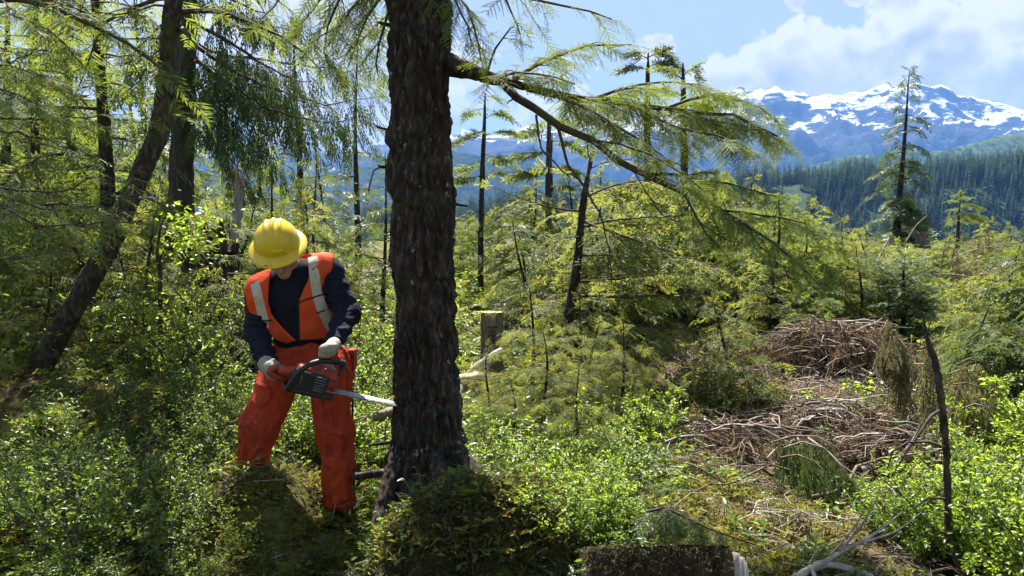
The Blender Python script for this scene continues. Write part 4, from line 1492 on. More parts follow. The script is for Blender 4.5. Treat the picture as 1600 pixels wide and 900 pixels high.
def tuft(seed, n, rad, L, w, up=.5, droop=.2):
    g = np.random.default_rng(seed)
    mb = MB()
    V, T = [], []
    for k in range(n):
        a, r = g.uniform(0, 6.28), rad * math.sqrt(g.uniform())
        o = np.array([r * math.cos(a), r * math.sin(a), .25 * (rad - r) - .01])
        b = g.uniform(0, 6.28)
        d = np.array([math.cos(b), math.sin(b), up * g.uniform(.2, 2)])
        d /= np.linalg.norm(d)
        s = np.cross(d, g.normal(0, 1, 3))
        s /= np.linalg.norm(s) + 1e-9
        l = L * g.uniform(.5, 1.2)
        i = len(V)
        m = o + d * l * .5
        e = o + d * l - np.array([0, 0, droop * l])
        V += [o, m + s * w, e, m - s * w]
        T += [(i, i + 1, i + 2, i + 3)]
    mb.add(V, T)
    return mb


def rosette(seed, n, leaf, H, spread_=.1):
    g = np.random.default_rng(seed)
    mb = MB()
    pos, dr, sc = [], [], []
    for k in range(n):
        a = g.uniform(0, 6.28)
        r = spread_ * g.uniform(.1, 1)
        p = np.array([r * math.cos(a), r * math.sin(a), H * g.uniform(.25, 1)])
        w = np.array([0.0015, 0, 0])
        mb.add([[p[0] * .4, p[1] * .4, -.01], p + w, p - w], [(0, 1, 2)])
        for q in range(g.integers(1, 4)):
            b = g.uniform(0, 6.28)
            pos.append(p)
            dr.append([math.cos(b), math.sin(b), g.uniform(-.1, .35)])
            sc.append(leaf * g.uniform(.7, 1.3))
    bake(mb, LEAVES, pos, dr, sc, g, tilt=.3)
    return mb


def fernlet(seed):
    g = np.random.default_rng(seed)
    mb = MB()
    m = 7
    a = g.uniform(0, 6.28, m)
    bake(mb, MID, np.zeros((m, 3)), np.stack([np.cos(a), np.sin(a), g.uniform(.3, 1.0, m)], -1), g.uniform(.10, .2, m), g)
    return mb


def twigs(seed, n, R, L, r=.003):
    g = np.random.default_rng(seed)
    mb = MB()
    for k in range(n):
        a = g.uniform(0, 6.28)
        o = np.array([g.normal(0, R), g.normal(0, R), g.uniform(0, .05)])
        d = np.array([math.cos(a), math.sin(a), g.normal(0, .25)]) * L * g.uniform(.4, 1.2)
        tube(mb, np.array([o, o + d * .5 + g.normal(0, .03, 3), o + d]), [r, r * .8, r * .4], 3, cap=False)
    return mb


def tmpl(mb, name, m):
    return mb.build(name, M[m], link=False)


def scatter_points(n, pxr, pyr, g, yfar=40.0, keep=None):
    px = g.uniform(*pxr, n)
    yy = g.uniform(*pyr, n)
    y = np.clip(1.5 * F / (yy - 390), 1.5, yfar)
    x = (px - 800) / F * y
    pos = np.stack([x, y, height(x, y)], -1)
    if keep is not None:
        pos = pos[keep(pos, g.uniform(0, 1, n))]
    return pos


def lay(name, tm, pos, g, s0, s1, lean=.25, sink=0.0, label=None, sizefall=True):
    n = len(pos)
    pos = pos.copy()
    pos[:, 2] -= sink
    sc = g.uniform(s0, s1, n)
    if sizefall:
        sc = sc * np.clip(pos[:, 1] / 5.0, .9, 2.6)
    rot = np.stack([g.normal(0, lean, n), g.normal(0, lean, n), g.uniform(0, 6.28, n)], -1)
    return stuff_points(name, tm, pos, rot, sc, g.integers(0, len(tm), n), label)


gg = np.random.default_rng(909)
mound = lambda p: (np.abs((p[:, 0] + .17) / .47) ** 3.2 + np.abs((p[:, 1] - 3.5) / .56) ** 3.0) < 1
n_mask = lambda p, sc, sd: .5 + .5 * fbm(np.stack([p[:, 0], p[:, 1], 0 * p[:, 0]], -1) * sc, 3, sd)
moss_keep = lambda p, u: u < np.clip(.25 + 1.1 * (n_mask(p, .9, 40) - .25) - .55 * sstep(1.2, 3.0, p[:, 0]) * sstep(4.5, 5.5, p[:, 1]), .04, 1)
lay('moss', [tmpl(tuft(401 + k, 70, .085, .045, .0055), 'moss_tuft', 'moss') for k in range(3)] + [tmpl(tuft(405, 70, .085, .05, .006), 'moss_tuft', 'moss_d')],
    scatter_points(15000, (-150, 1750), (455, 1010), gg, keep=moss_keep), gg, .7, 1.4, .3, .01, 'pale yellow green feather moss over the forest floor')
leaf_keep = lambda p, u: u < np.clip(.30 + 1.4 * (n_mask(p, .7, 47) - .3) - .75 * sstep(1.0, 1.8, p[:, 0]) * sstep(4.6, 5.4, p[:, 1]) * (1 - sstep(8, 11, p[:, 1])), .02, 1)
lay('leafy_ground_cover', [tmpl(rosette(411 + k, 9, .034, .12, .11), 'leafy_sprig', 'shrub') for k in range(2)] + [tmpl(rosette(415 + k, 9, .032, .16, .11), 'leafy_sprig', 'shrub_d') for k in range(2)]
    + [tmpl(rosette(418, 8, .036, .10, .11), 'leafy_sprig', 'shrub_y'), tmpl(fernlet(420), 'sprig', 'hem')],
    scatter_points(12500, (-150, 1750), (450, 1010), gg, keep=lambda p, u: leaf_keep(p, u) & (~mound(p) | (u < .02))), gg, .7, 1.35, .2, 0, 'small leafy plants covering the forest floor')
lit_keep = lambda p, u: u < np.clip(.07 + .9 * sstep(.6, 2.4, p[:, 0]) * sstep(4.2, 5.5, p[:, 1]), .05, 1)
lay('twig_litter', [tmpl(twigs(431 + k, 14, .10, .22, .0028), 'litter_twigs', 'dead') for k in range(2)] + [tmpl(twigs(433 + k, 14, .10, .2, .0025), 'litter_twigs', 'deadbrown') for k in range(3)]
    + [tmpl(tuft(436, 60, .12, .05, .004, .12, 0), 'dead_needles', 'deadneedle')],
    scatter_points(5200, (-150, 1750), (450, 960), gg, keep=lambda p, u: lit_keep(p, u) & ~mound(p)), gg, .7, 1.4, .15, 0, 'fallen twigs and dead needles littering the ground')


# far wood on the ridge
def far_tree(seed):
    g = np.random.default_rng(seed)
    mb = MB()
    tube(mb, np.array([[0, 0, 0], [0, 0, .95]]), [.012, .003], 3)
    V, T = [], []
    for k in range(64):
        f = .08 + .92 * (k / 64)
        a = k * 2.4 + g.uniform(-.4, .4)
        L = (.17 * (1 - f) ** .8 + .012) * g.uniform(.6, 1.2)
        d = np.array([math.cos(a), math.sin(a), -.35])
        s = np.array([-d[1], d[0], 0]) * L * .45
        o = np.array([0, 0, f])
        i = len(V)
        V += [o, o + d * L * .6 + s, o + d * L, o + d * L * .6 - s]
        T.append((i, i + 1, i + 2, i + 3))
    mb.add(V, T)
    return mb


def far_wood():
    g = np.random.default_rng(515)
    n = 19000
    y = np.sqrt(g.uniform(300 ** 2, 1180 ** 2, n))
    px = g.uniform(560, 1800, n)
    x = (px - 800) / F * y
    pos = np.stack([x, y, height(x, y)], -1)
    # clearings break the wood
    keep = (fbm(pos * np.array([1, 1, 0]) / 170.0, 2, 66) > -9) & (fbm(pos * np.array([1, 1, 0]) / 28.0, 2, 68) > -.35)
    pos = pos[keep]
    n = len(pos)
    rot = np.stack([0 * pos[:, 0], 0 * pos[:, 0], g.uniform(0, 6.28, n)], -1)
    stuff_points('far_wood', [tmpl(far_tree(520 + k), 'far_conifer', 'farwood') for k in range(4)], pos, rot, g.uniform(11, 24, n) + 10 * np.clip(.5 + fbm(pos * np.array([1, 1, 0]) / 40.0, 2, 69), 0, 1), g.integers(0, 4, n), 'dense dark conifer wood on the far ridge')


M['farwood'] = leaf_mat('far_conifer_needles', (0.022, 0.05, 0.026), (0.07, 0.115, 0.045), (0.05, 0.08, 0.02), .15, .7, .1, obj_w=1.0)
far_wood()


# ------------------------------------------------------------------ single trees, stumps, logs and slash the photo shows
def stump(name, label, cat, px, y, top_py, r, barkm, cutm, seed, slant=(0, 0), nz=70, nth=48, amp=.008, cell=(.03, .2), flare_amt=.06, jag=0.0, ring=True, group=None, lump=.01, tilt=0.0):
    base = on_ground(px, y)
    zt = P(px, top_py, y)[2]
    H = zt - base[2]
    t = thing(name, label, cat, base, group)
    mb = MB()
    fl = lambda a, s: np.exp(-(s / .15) ** 2) * flare_amt * np.maximum(0, np.cos(3 * a + seed)) ** 2
    path, rad, rim = trunk(mb, [(0, 0, -.12), (0, 0, H * .5), (slant[0] * H, slant[1] * H, H)], [r * 1.18, r * 1.03, r], nz, nth, amp, cell, seed, lump, fl, cap=False)
    g = np.random.default_rng(seed)
    V = mb.V[-1].reshape(nz, nth, 3)
    if jag:
        up = jag * np.clip(fbm(np.stack([np.cos(np.arange(nth) * 6.283 / nth) * 2, np.sin(np.arange(nth) * 6.283 / nth) * 2, np.zeros(nth)], -1), 3, seed), -.6, 1)
        up = up + jag * .4 * g.uniform(-1, 1, nth)
        w = np.linspace(0, 1, nz)[:, None] ** 6
        V[..., 2] += w * up[None, :]
    if tilt:
        V[..., 2] -= np.linspace(0, 1, nz)[:, None] ** 2 * tilt * V[..., 1]
    mb.V[-1] = V.reshape(-1, 3)
    mb.build('stump_body', barkm, t, smooth=True)
    rim = V[-1]
    c = rim.mean(0)
    cm = MB()
    k = 7
    rings = [c + (rim - c) * (f * .985) + np.array([0, 0, .004 - (jag * .8 * (1 - f) if jag else 0)]) + g.normal(0, .0016 + jag * .1, (nth, 3)) * np.array([.3, .3, 1]) for f in np.linspace(1, .05, k)]
    VV = np.concatenate(rings)
    i = np.arange(k - 1)[:, None] * nth
    j = np.arange(nth)[None]
    jj = (j + 1) % nth
    cm.add(VV, np.stack([i + j, i + jj, i + nth + jj, i + nth + j], -1).reshape(-1, 4))
    b0 = cm.n
    ids = (k - 1) * nth + np.arange(nth)
    cm.add(VV[-nth:].mean(0)[None], np.stack([ids - b0, np.roll(ids, -1) - b0, np.zeros(nth, int)], -1))
    cm.build('cut_face', cutm, t, smooth=bool(jag))
    return t, base, H


t, sb, sH = stump('tree_stump', 'tall grey sawn stump with a flat pale top right of the large trunk', 'stump', 768, 8.6, 488, .128, M['wood_brown'], M['wood_cut'], 61, cell=(.025, .3), amp=.006)
# dark marks on its face
for (a0, b0, a1, b1, r) in [(762, 511, 778, 511, .006), (765, 517, 776, 518, .005), (769, 511, 767, 523, .006), (764, 524, 775, 524, .005), (763, 531, 777, 532, .006), (770, 525, 771, 540, .006), (764, 539, 776, 540, .005), (766, 546, 773, 547, .005)]:
    mk = MB()
    d = 8.6 - .131
    tube(mk, catmull([P(a0, b0, d) - sb, P((a0 + a1) / 2, (b0 + b1) / 2 + .5, d - .004) - sb, P(a1, b1, d) - sb], 5), r, 5)
    mk.build('dark_mark', M['rot'], t)

t, fb, fH = stump('tree_stump', 'mossy dark foreground stump at the bottom edge', 'stump', 1042, 2.85, 866, .285, M['rot'], M['moss_bed'], 62, nz=60, nth=100, amp=.018, cell=(.045, .2), lump=.035, tilt=.52)
pl = MB()   # pale split wood on its right side
for k in range(7):
    a = -.75 + .16 * k
    rr = .292
    p0 = np.array([rr * math.cos(a), rr * math.sin(a), fH - .02 - .52 * rr * math.sin(a) - .012 * k])
    tube(pl, np.array([p0, p0 + np.array([.01, 0, -.14]), p0 + np.array([.02, -.01, -.32])]), [.022, .026, .03], 5)
stuffed(pl.build('split_wood', M['wood_grey'], t, smooth=True))

stump('broken_stump', 'broken leaning stump of brown rotten wood in the regrowth', 'stump', 1066, 9.2, 527, .17, M['wood_grey'], M['rot'], 63, slant=(.55, 0), jag=.16, nz=40, nth=32)
stump('tree_stump', 'small grey stump at the foot of the lone spruce', 'stump', 1440, 27, 364, .24, M['wood_brown'], M['wood_cut'], 64, jag=.08, nz=30, nth=24, amp=.02, cell=(.1, .5))
stump('old_stump', 'dark rotten old stump left of the worker with shrubs around it', 'stump', 332, 7.6, 372, .27, M['rot'], M['rot'], 65, jag=.22, nz=70, nth=56, amp=.03, cell=(.08, .3), lump=.05)
stump('splintered_snag', 'pale splintered snag standing above the old stump', 'snag', 362, 9.0, 285, .05, M['wood_grey'], M['wood_cut'], 66, slant=(.05, 0), jag=.30, nz=60, nth=24, amp=.01, cell=(.02, .4), lump=.0)
stump('tree_stump', 'low dark stump beneath the slanting stem', 'stump', 872, 7.0, 602, .075, M['rot'], M['rot'], 67, jag=.05, nz=30, nth=24)

# thin trees in the middle distance
t, path, rad, g = tree_by_hand('dead_topped_hemlock', 'thin straight hemlock with a few flat tufts just right of the large trunk',
    [(751, 392, 15), (752, 330, 15), (754, 260, 15), (757, 190, 15), (758, 145, 15)], [.06, .055, .05, .035, .012], M['bark'], 90, 12, .006, (.05, .2),
    [([(757, 205, 15), (735, 210, 14.8), (712, 222, 14.6)], .014, .55, 1.1), ([(756, 212, 15), (780, 205, 15), (800, 205, 15)], .012, .52, 1.0), ([(757, 185, 15), (775, 178, 15), (790, 182, 15)], .01, .47, .8),
     ([(758, 170, 15), (740, 172, 15), (728, 178, 15)], .008, .44, .7), ([(755, 250, 15), (735, 258, 15), (715, 262, 15)], .012, .52, .9), ([(755, 240, 15), (775, 246, 15), (792, 250, 15)], .012, .49, .8),
     ([(754, 275, 15), (728, 278, 15), (706, 280, 15)], .011, .49, .9), ([(755, 278, 15), (770, 270, 15), (778, 270, 15)], .011, .47, .8), ([(752, 325, 15), (725, 345, 15), (708, 370, 15)], .011, .3, 0),
     ([(753, 345, 15), (770, 330, 15), (790, 322, 15)], .011, .49, .6), ([(758, 152, 15), (768, 150, 15), (780, 155, 15)], .006, .36, .7)], M['hem'], MIDL, 71, dens=9.0, droop=.12)
t, path, rad, g = tree_by_hand('twin_hemlock', 'twin slim trunks with flat tufts left of the long bough\'s middle',
    [(857, 310, 16), (857, 270, 16), (858, 230, 16), (858, 180, 16)], [.07, .065, .06, .04], M['bark_grey'], 70, 12, .006, (.05, .2),
    [([(862, 300, 16), (862, 250, 16), (863, 190, 16)], .03, .3, 0), ([(857, 238, 16), (830, 238, 15.8), (806, 242, 15.6)], .016, .60, 1.1), ([(857, 262, 16), (832, 268, 15.8), (808, 274, 15.6)], .016, .60, 1.1),
     ([(858, 262, 16), (880, 262, 16), (900, 268, 16)], .014, .55, 1.0), ([(858, 220, 16), (885, 222, 16), (905, 230, 16)], .014, .55, .9), ([(857, 205, 16), (835, 205, 16), (815, 208, 16)], .012, .52, .9),
     ([(858, 188, 16), (848, 192, 16), (838, 192, 16)], .01, .47, .8), ([(858, 186, 16), (872, 188, 16), (884, 195, 16)], .01, .47, .8), ([(857, 285, 16), (875, 288, 16), (890, 292, 16)], .01, .49, .8)], M['hem'], MIDL, 72, dens=9.0, droop=.12)
t, path, rad, g = tree_by_hand('slanting_hemlock', 'dark slanting hemlock stem with bare twigs and wide sunlit sprays',
    [(866, 640, 7.6), (876, 560, 7.6), (884, 520, 7.6), (893, 465, 7.6), (902, 410, 7.65), (908, 350, 7.7), (914, 300, 7.7), (926, 235, 7.8)], [.075, .062, .056, .052, .048, .042, .034, .016], M['bark'], 150, 22, .006, (.03, .1),
    [([(904, 330, 7.7), (870, 325, 7.6), (820, 312, 7.5), (775, 292, 7.5)], .013, .25, .05), ([(905, 355, 7.7), (950, 346, 7.8), (1010, 340, 7.9), (1080, 334, 8.0)], .015, .3, 1.0), ([(903, 400, 7.65), (950, 398, 7.5), (1000, 402, 7.4), (1060, 400, 7.3)], .015, .29, .9),
     ([(898, 462, 7.6), (950, 464, 7.5), (1010, 463, 7.3), (1080, 458, 7.2), (1150, 452, 7.1)], .017, .29, .5), ([(900, 440, 7.6), (960, 436, 7.8), (1030, 428, 8.0), (1090, 432, 8.1)], .014, .3, 1.0), ([(896, 480, 7.6), (950, 500, 7.3), (1010, 510, 7.1), (1080, 512, 7.0)], .014, .29, .9),
     ([(910, 310, 7.7), (960, 290, 7.9), (1020, 285, 8.0), (1075, 300, 8.1)], .013, .3, 1.1), ([(914, 290, 7.7), (890, 270, 7.7), (860, 262, 7.7)], .01, .28, .9), ([(918, 265, 7.8), (960, 250, 7.8), (1010, 256, 7.8)], .01, .29, 1.0), ([(924, 240, 7.8), (940, 225, 7.8), (965, 226, 7.8)], .008, .27, .9),
     ([(905, 370, 7.65), (880, 372, 7.4), (850, 385, 7.2)], .008, .25, .1), ([(880, 540, 7.6), (905, 560, 7.3), (920, 590, 7.2), (945, 605, 7.1)], .012, .2, .05), ([(882, 520, 7.6), (893, 550, 7.3), (915, 580, 7.2)], .010, .2, .04),
     ([(888, 500, 7.6), (850, 515, 7.5), (820, 520, 7.5)], .01, .27, .7), ([(908, 345, 7.7), (990, 375, 7.4), (1080, 405, 7.2), (1160, 430, 7.1)], .014, .3, .9)], M['hem_y'], MID, 73, dens=1.5)
t, path, rad, g = tree_by_hand('ragged_hemlock', 'ragged topped hemlock whose dark flat crown shows above the long bough',
    [(1071, 400, 13), (1070, 320, 13), (1069, 220, 13), (1068, 150, 13), (1067, 98, 13)], [.075, .07, .06, .05, .012], M['bark'], 90, 14, .006, (.05, .2),
    [([(1068, 125, 13), (1050, 112, 13), (1030, 108, 13)], .014, .38, 1.1), ([(1068, 118, 13), (1080, 108, 13), (1090, 118, 13)], .01, .34, 1.0), ([(1068, 150, 13), (1045, 142, 13), (1025, 140, 13)], .014, .38, 1.0), ([(1068, 200, 13), (1095, 190, 13), (1120, 195, 13)], .014, .38, 1.0),
     ([(1069, 260, 13), (1040, 250, 13), (1015, 256, 13)], .014, .38, 1.0), ([(1069, 280, 13), (1100, 268, 13), (1130, 275, 13)], .014, .38, .9), ([(1070, 320, 13), (1040, 318, 13), (1010, 325, 13)], .014, .38, .9), ([(1070, 310, 13), (1100, 315, 13), (1135, 328, 13)], .014, .38, .9), ([(1068, 165, 13), (1090, 160, 13), (1108, 168, 13)], .012, .36, .9)], M['hem'], MIDL, 74, dens=9.0, droop=.12)
t, path, rad, g = tree_by_hand('flat_topped_hemlock', 'hemlock with a dark flat topped crown rising behind the long bough',
    [(1012, 400, 14), (1012, 300, 14), (1011, 200, 14), (1012, 130, 14), (1013, 82, 14)], [.08, .07, .06, .045, .014], M['bark'], 90, 14, .006, (.05, .2),
    [([(1013, 92, 14), (995, 84, 14), (978, 86, 14)], .012, .40, 1.3), ([(1013, 90, 14), (1030, 82, 14), (1048, 90, 14)], .012, .40, 1.3), ([(1012, 105, 14), (1035, 98, 14), (1060, 106, 14)], .012, .40, 1.2), ([(1012, 108, 14), (990, 104, 14), (972, 108, 14)], .012, .38, 1.1),
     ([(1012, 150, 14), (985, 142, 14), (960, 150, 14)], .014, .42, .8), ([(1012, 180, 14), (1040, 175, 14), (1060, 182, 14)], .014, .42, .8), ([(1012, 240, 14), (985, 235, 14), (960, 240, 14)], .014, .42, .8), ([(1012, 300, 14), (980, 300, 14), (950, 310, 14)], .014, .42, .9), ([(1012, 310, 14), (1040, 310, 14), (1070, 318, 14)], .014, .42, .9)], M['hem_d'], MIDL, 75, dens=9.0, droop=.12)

# the lone spruce and its neighbours on the crest
sp = on_ground(1398, 28)
Hs = P(1415, 108, 28)[2] - sp[2]
make_tree('spruce_tree', 'lone dark spruce with layered boughs standing before the far ridge', 'tree', sp,
          conifer(81, Hs, .15, 44, 1.5, .60, MID, (.055, 0), .07, .05, .46, .85, 3.0, .05, .006, 0, .012, .36, .18, 0, None, 6), M['bark'], M['twig'], M['spruce'])
make_tree('lopsided_pine', 'small lopsided pine with a tufted top right of the lone spruce', 'tree', on_ground(1495, 30),
          conifer(85, P(1495, 300, 30)[2] - on_ground(1495, 30)[2], .09, 15, .95, .36, MID, (.02, 0), .35, .25, .3, .25, 1.8, .1, .02, 0, .01, .4, .25, 2, (0.0, .5), 6), M['bark'], M['twig'], M['hem'])
make_tree('bushy_conifer', 'dark green bushy young conifer with upswept twigs beside the brush heap', 'tree', on_ground(1412, 9.2),
          conifer(83, max(1.2, P(1415, 398, 9.2)[2] - on_ground(1412, 9.2)[2]), .05, 44, .62, .17, MID, (.02, 0), .06, .75, .25, .45, 1.3, 0, .03, 0, 0, .4, 0, 0, None, 6), M['bark'], M['twig'], M['spruce'])
make_tree('bushy_conifer', 'lighter green bushy conifer left of the dark upswept one', 'tree', on_ground(1305, 13.0),
          conifer(84, max(1.0, P(1305, 440, 13.0)[2] - on_ground(1305, 13.0)[2]), .05, 36, .8, .2, MID, (-.04, 0), .06, .6, .25, .5, 1.2, 0, .03, 0, 0, .4, 0, 0, None, 6), M['bark'], M['twig'], M['hem'])

# mossy snag at the right
t, path, rad, g = tree_by_hand('mossy_snag', 'thin crooked mossy snag standing at the right of the clearing',
    [(1522, 925, 3.36), (1500, 880, 3.4), (1484, 835, 3.45), (1481, 770, 3.45), (1478, 700, 3.45), (1471, 630, 3.45), (1463, 575, 3.45), (1450, 530, 3.45), (1440, 485, 3.45)],
    [.032, .027, .024, .022, .021, .020, .017, .011, .004], M['bark_mossy'], 260, 30, .005, (.02, .06),
    [([(1470, 640, 3.45), (1450, 655, 3.4), (1430, 690, 3.36), (1400, 735, 3.35)], .009, .2, 0), ([(1478, 700, 3.45), (1440, 690, 3.36), (1400, 700, 3.36), (1385, 730, 3.36)], .009, .2, 0), ([(1480, 780, 3.45), (1450, 780, 3.36), (1420, 800, 3.3)], .007, .2, 0),
     ([(1462, 570, 3.45), (1448, 540, 3.45), (1455, 500, 3.45)], .006, .2, 0)], M['lichen'], DRAPE, 91, lump=.006)


def seat(pts, lift=0.0):
    """bring points that would lie under the ground forward along their rays until they rest on it"""
    out = []
    for a, b, d in pts:
        if b > 400:
            h = ground_hit(a, b)
            d = min(d, h[1] - lift)
        out.append((a, b, d))
    return out


def drapes(name, label, cat, arcs, fs, dens, m, seed, down=.85, wood='deadbrown', tp=None):
    """fallen boughs with limp hanging foliage"""
    g = np.random.default_rng(seed)
    low = max((q for a in arcs for q in a), key=lambda q: q[1])
    dg = ground_hit(low[0], low[1] + 25)[1] - low[2]
    if dg < 0:
        arcs = [[(a, b, d + dg) for a, b, d in arc] for arc in arcs]
    base = P(*arcs[0][0])
    base[2] = float(height(base[0], base[1]))
    t = thing(name, label, cat, base)
    for lst in arcs:
        w, f = MB(), MB()
        limb(w, f, np.array([P(*q) for q in lst]) - base, .0065, .003, g, tp or DRAPE, fs, dens, start=.05, side_len=.25, droop=.4, sides=4, down=down)
        b = w.build('branch', M[wood], t, smooth=True)
        f.build('hanging_foliage', M[m], b)
    return t


drapes('lichen_drape', 'brown lichen draped dead boughs hanging beside the mossy snag', 'dead boughs', [[(1445, 530, 4.7), (1452, 560, 4.7), (1455, 610, 4.7)], [(1462, 560, 4.7), (1450, 585, 4.7), (1442, 640, 4.7)], [(1440, 600, 4.75), (1455, 640, 4.75), (1440, 700, 4.7)]], .24, 3.0, 'lichen', 92)
drapes('cedar_windfall', 'fallen cedar top hung with brown green foliage at the right', 'fallen treetop', [[(1495, 570, 6.2), (1520, 560, 6.2), (1550, 580, 6.2), (1572, 640, 6.1)], [(1490, 600, 6.1), (1520, 600, 6.0), (1560, 620, 6.0), (1580, 680, 6.0)], [(1500, 640, 6.0), (1530, 630, 5.9), (1555, 650, 5.9), (1562, 710, 5.9)], [(1480, 585, 6.3), (1515, 575, 6.4), (1545, 595, 6.4)]], .36, 4.0, 'lichen', 93)
drapes('fallen_cedar_bough', 'dark green fallen cedar boughs slumped over the slash', 'fallen bough', [[(1210, 690, 6.0), (1250, 680, 5.9), (1300, 690, 5.8), (1330, 740, 5.7)], [(1225, 700, 5.8), (1265, 690, 5.7), (1310, 720, 5.6), (1345, 775, 5.5)], [(1220, 715, 5.7), (1255, 712, 5.6), (1290, 735, 5.5), (1310, 775, 5.4)]], .34, 5.0, 'cedar', 94)
drapes('fallen_cedar_bough', 'brown green cedar boughs hanging at the right end of the brush heap', 'fallen bough', [[(1378, 520, 8.0), (1390, 500, 8.0), (1410, 530, 8.0), (1420, 600, 7.9)], [(1385, 540, 7.9), (1400, 525, 7.8), (1415, 560, 7.8), (1405, 640, 7.7)]], .34, 4.0, 'lichen', 95)
drapes('hemlock_bough', 'feathery dark green hemlock bough reaching over the foreground stump', 'bough', [[(1010, 800, 3.35), (1050, 795, 3.3), (1100, 825, 3.25), (1180, 850, 3.2)], [(1020, 790, 3.4), (1060, 815, 3.35), (1110, 845, 3.3)]], .15, 2.4, 'hem_d', 96, down=.1, wood='twig', tp=NEAR)


# brush heap
def brush_heap(name, label, px, y, R, Hh, n, seed, dead=True):
    g = np.random.default_rng(seed)
    base = on_ground(px, y)
    t = thing(name, label, 'brush heap', base)
    mb, mb2, mb3, fol = MB(), MB(), MB(), MB()
    pos, dr, sc = [], [], []
    for k in range(n):
        a = g.uniform(0, 6.28)
        q = R * g.uniform(.0, .75)
        o = np.array([q * math.cos(a), q * math.sin(a) * .6, Hh * (1 - (q / R) ** 2) * g.uniform(.5, 1.0)])
        b = g.uniform(0, 6.28)
        L = R * g.uniform(.3, .9)
        d = np.array([math.cos(b), math.sin(b) * .7, g.uniform(.0, .35)])
        u = np.linspace(0, 1, 7)[:, None]
        pp = o + d * L * u + np.array([0, 0, -L * g.uniform(.08, .5)]) * u ** 2 + g.normal(0, .018, (7, 3)) * u
        r = .0016 + .013 * g.uniform() ** 3
        tube(g.choice([mb, mb2, mb3]), pp, np.linspace(r, r * .3, 7), 4, cap=False)
        for e in range(2):
            i = g.integers(2, 7)
            pos.append(pp[i]); dr.append(np.array([0, 0, -1.0]) + g.normal(0, .4, 3)); sc.append(g.uniform(.18, .38))
    stuffed(mb.build('twigs', M['deadbrown'], t, smooth=True))
    stuffed(mb2.build('twigs', M['dead'], t, smooth=True))
    stuffed(mb3.build('twigs', M['deadbrown'], t, smooth=True))
    bake(fol, DRAPE, pos, dr, sc, g)
    stuffed(fol.build('dead_foliage', M['deadneedle'], t))
    return t


brush_heap('brush_heap', 'large heap of dead branches with rusty brown foliage in the clearing', 1300, 7.6, .78, .46, 300, 97)
brush_heap('brush_heap', 'low tangle of dead grey twigs beside the mossy snag', 1405, 5.2, .55, .30, 170, 98)
brush_heap('brush_heap', 'heap of dead brush against the right edge of the photo', 1600, 13.0, 1.6, 1.1, 110, 99)
brush_heap('brush_heap', 'flat tangle of brown slash in the middle of the clearing', 1150, 5.6, .75, .2, 150, 102)
brush_heap('brush_heap', 'flat tangle of brown slash left of the grey twig tangle', 1290, 6.0, .7, .25, 150, 103)
brush_heap('brush_heap', 'low tangle of dead brush below the slanting stem', 920, 6.6, .5, .2, 110, 100)


# logs and fallen branches
def log(name, label, pts, r0, r1, m, seed, cat='log', ends=True, amp=.006, forks=(), nth=18, nz=60, group=None):
    pts = seat(pts)
    forks = [(seat(fk), r) for fk, r in forks]
    pw = np.array([P(*q) for q in pts])
    base = pw[0].copy()
    t = thing(name, label, cat, base, group)
    mb = MB()
    path, rad, rim = trunk(mb, pw - base, np.linspace(r0, r1, len(pw)), nz, nth, amp, (.03, .14), seed, r0 * .12)
    mb.build('stem', M[m], t, smooth=True)
    if ends:
        for i, sgn in ((0, -1), (-1, 1)):
            tt = path[i] - path[i + (1 if i == 0 else -1)]
            tt /= np.linalg.norm(tt)
            e = MB()
            tube(e, np.array([path[i] - tt * .01, path[i] + tt * .004]), (r0 if i == 0 else r1) * .96, 16)
            e.build('sawn_end', M['wood_cut'], t)
    for fk, r in forks:
        w = MB()
        pp = catmull(np.array([P(*q) for q in fk]) - base, 14)
        tube(w, pp, np.linspace(r, r * .3, 14), 6)
        w.build('side_branch', M[m], t, smooth=True)
    return t


log('fallen_log', 'pale weathered log lying behind the worker\'s left leg', [(480, 668, 4.9), (545, 664, 4.85), (600, 648, 4.75), (660, 632, 4.7)], .032, .036, 'dead', 111)
log('broken_branch', 'short broken branch end beside the worker\'s left boot', [(640, 728, 4.1), (600, 738, 4.02), (560, 744, 3.98), (548, 742, 3.97)], .026, .016, 'bark_mossy', 112, cat='branch', ends=False, forks=[([(575, 742, 4.0), (560, 755, 3.97), (556, 768, 3.96)], .012)])
log('fallen_log', 'brown root log leaning below the sawn stump', [(690, 640, 8.0), (722, 600, 7.9), (755, 570, 7.9), (785, 548, 8.0)], .09, .05, 'wood_grey', 113, ends=False)
log('fallen_log', 'pale split log beside the large trunk at the sawn stump\'s foot', [(700, 600, 7.8), (740, 592, 7.8), (775, 590, 7.9)], .08, .06, 'wood_cut', 114, ends=False)
log('fallen_log', 'dark fallen stem running from the slanting stem into the clearing', [(860, 650, 6.4), (905, 665, 6.2), (960, 682, 6.0), (1010, 690, 5.8), (1060, 680, 5.7)], .04, .016, 'bark', 115, ends=False, forks=[([(940, 676, 6.1), (980, 705, 5.9), (1030, 735, 5.7)], .012), ([(1010, 690, 5.8), (1060, 665, 5.7), (1110, 650, 5.6)], .01)])
log('fallen_log', 'grey fallen log at the right beyond the mossy snag', [(1485, 800, 5.0), (1530, 808, 5.0), (1575, 815, 5.0), (1640, 820, 5.0)], .055, .05, 'wood_grey', 116)
log('sawn_branch', 'short sawn log showing its round cut end in the tangle', [(1430, 740, 4.75), (1436, 728, 4.95), (1445, 715, 5.2)], .024, .022, 'deadbrown', 117, cat='log')
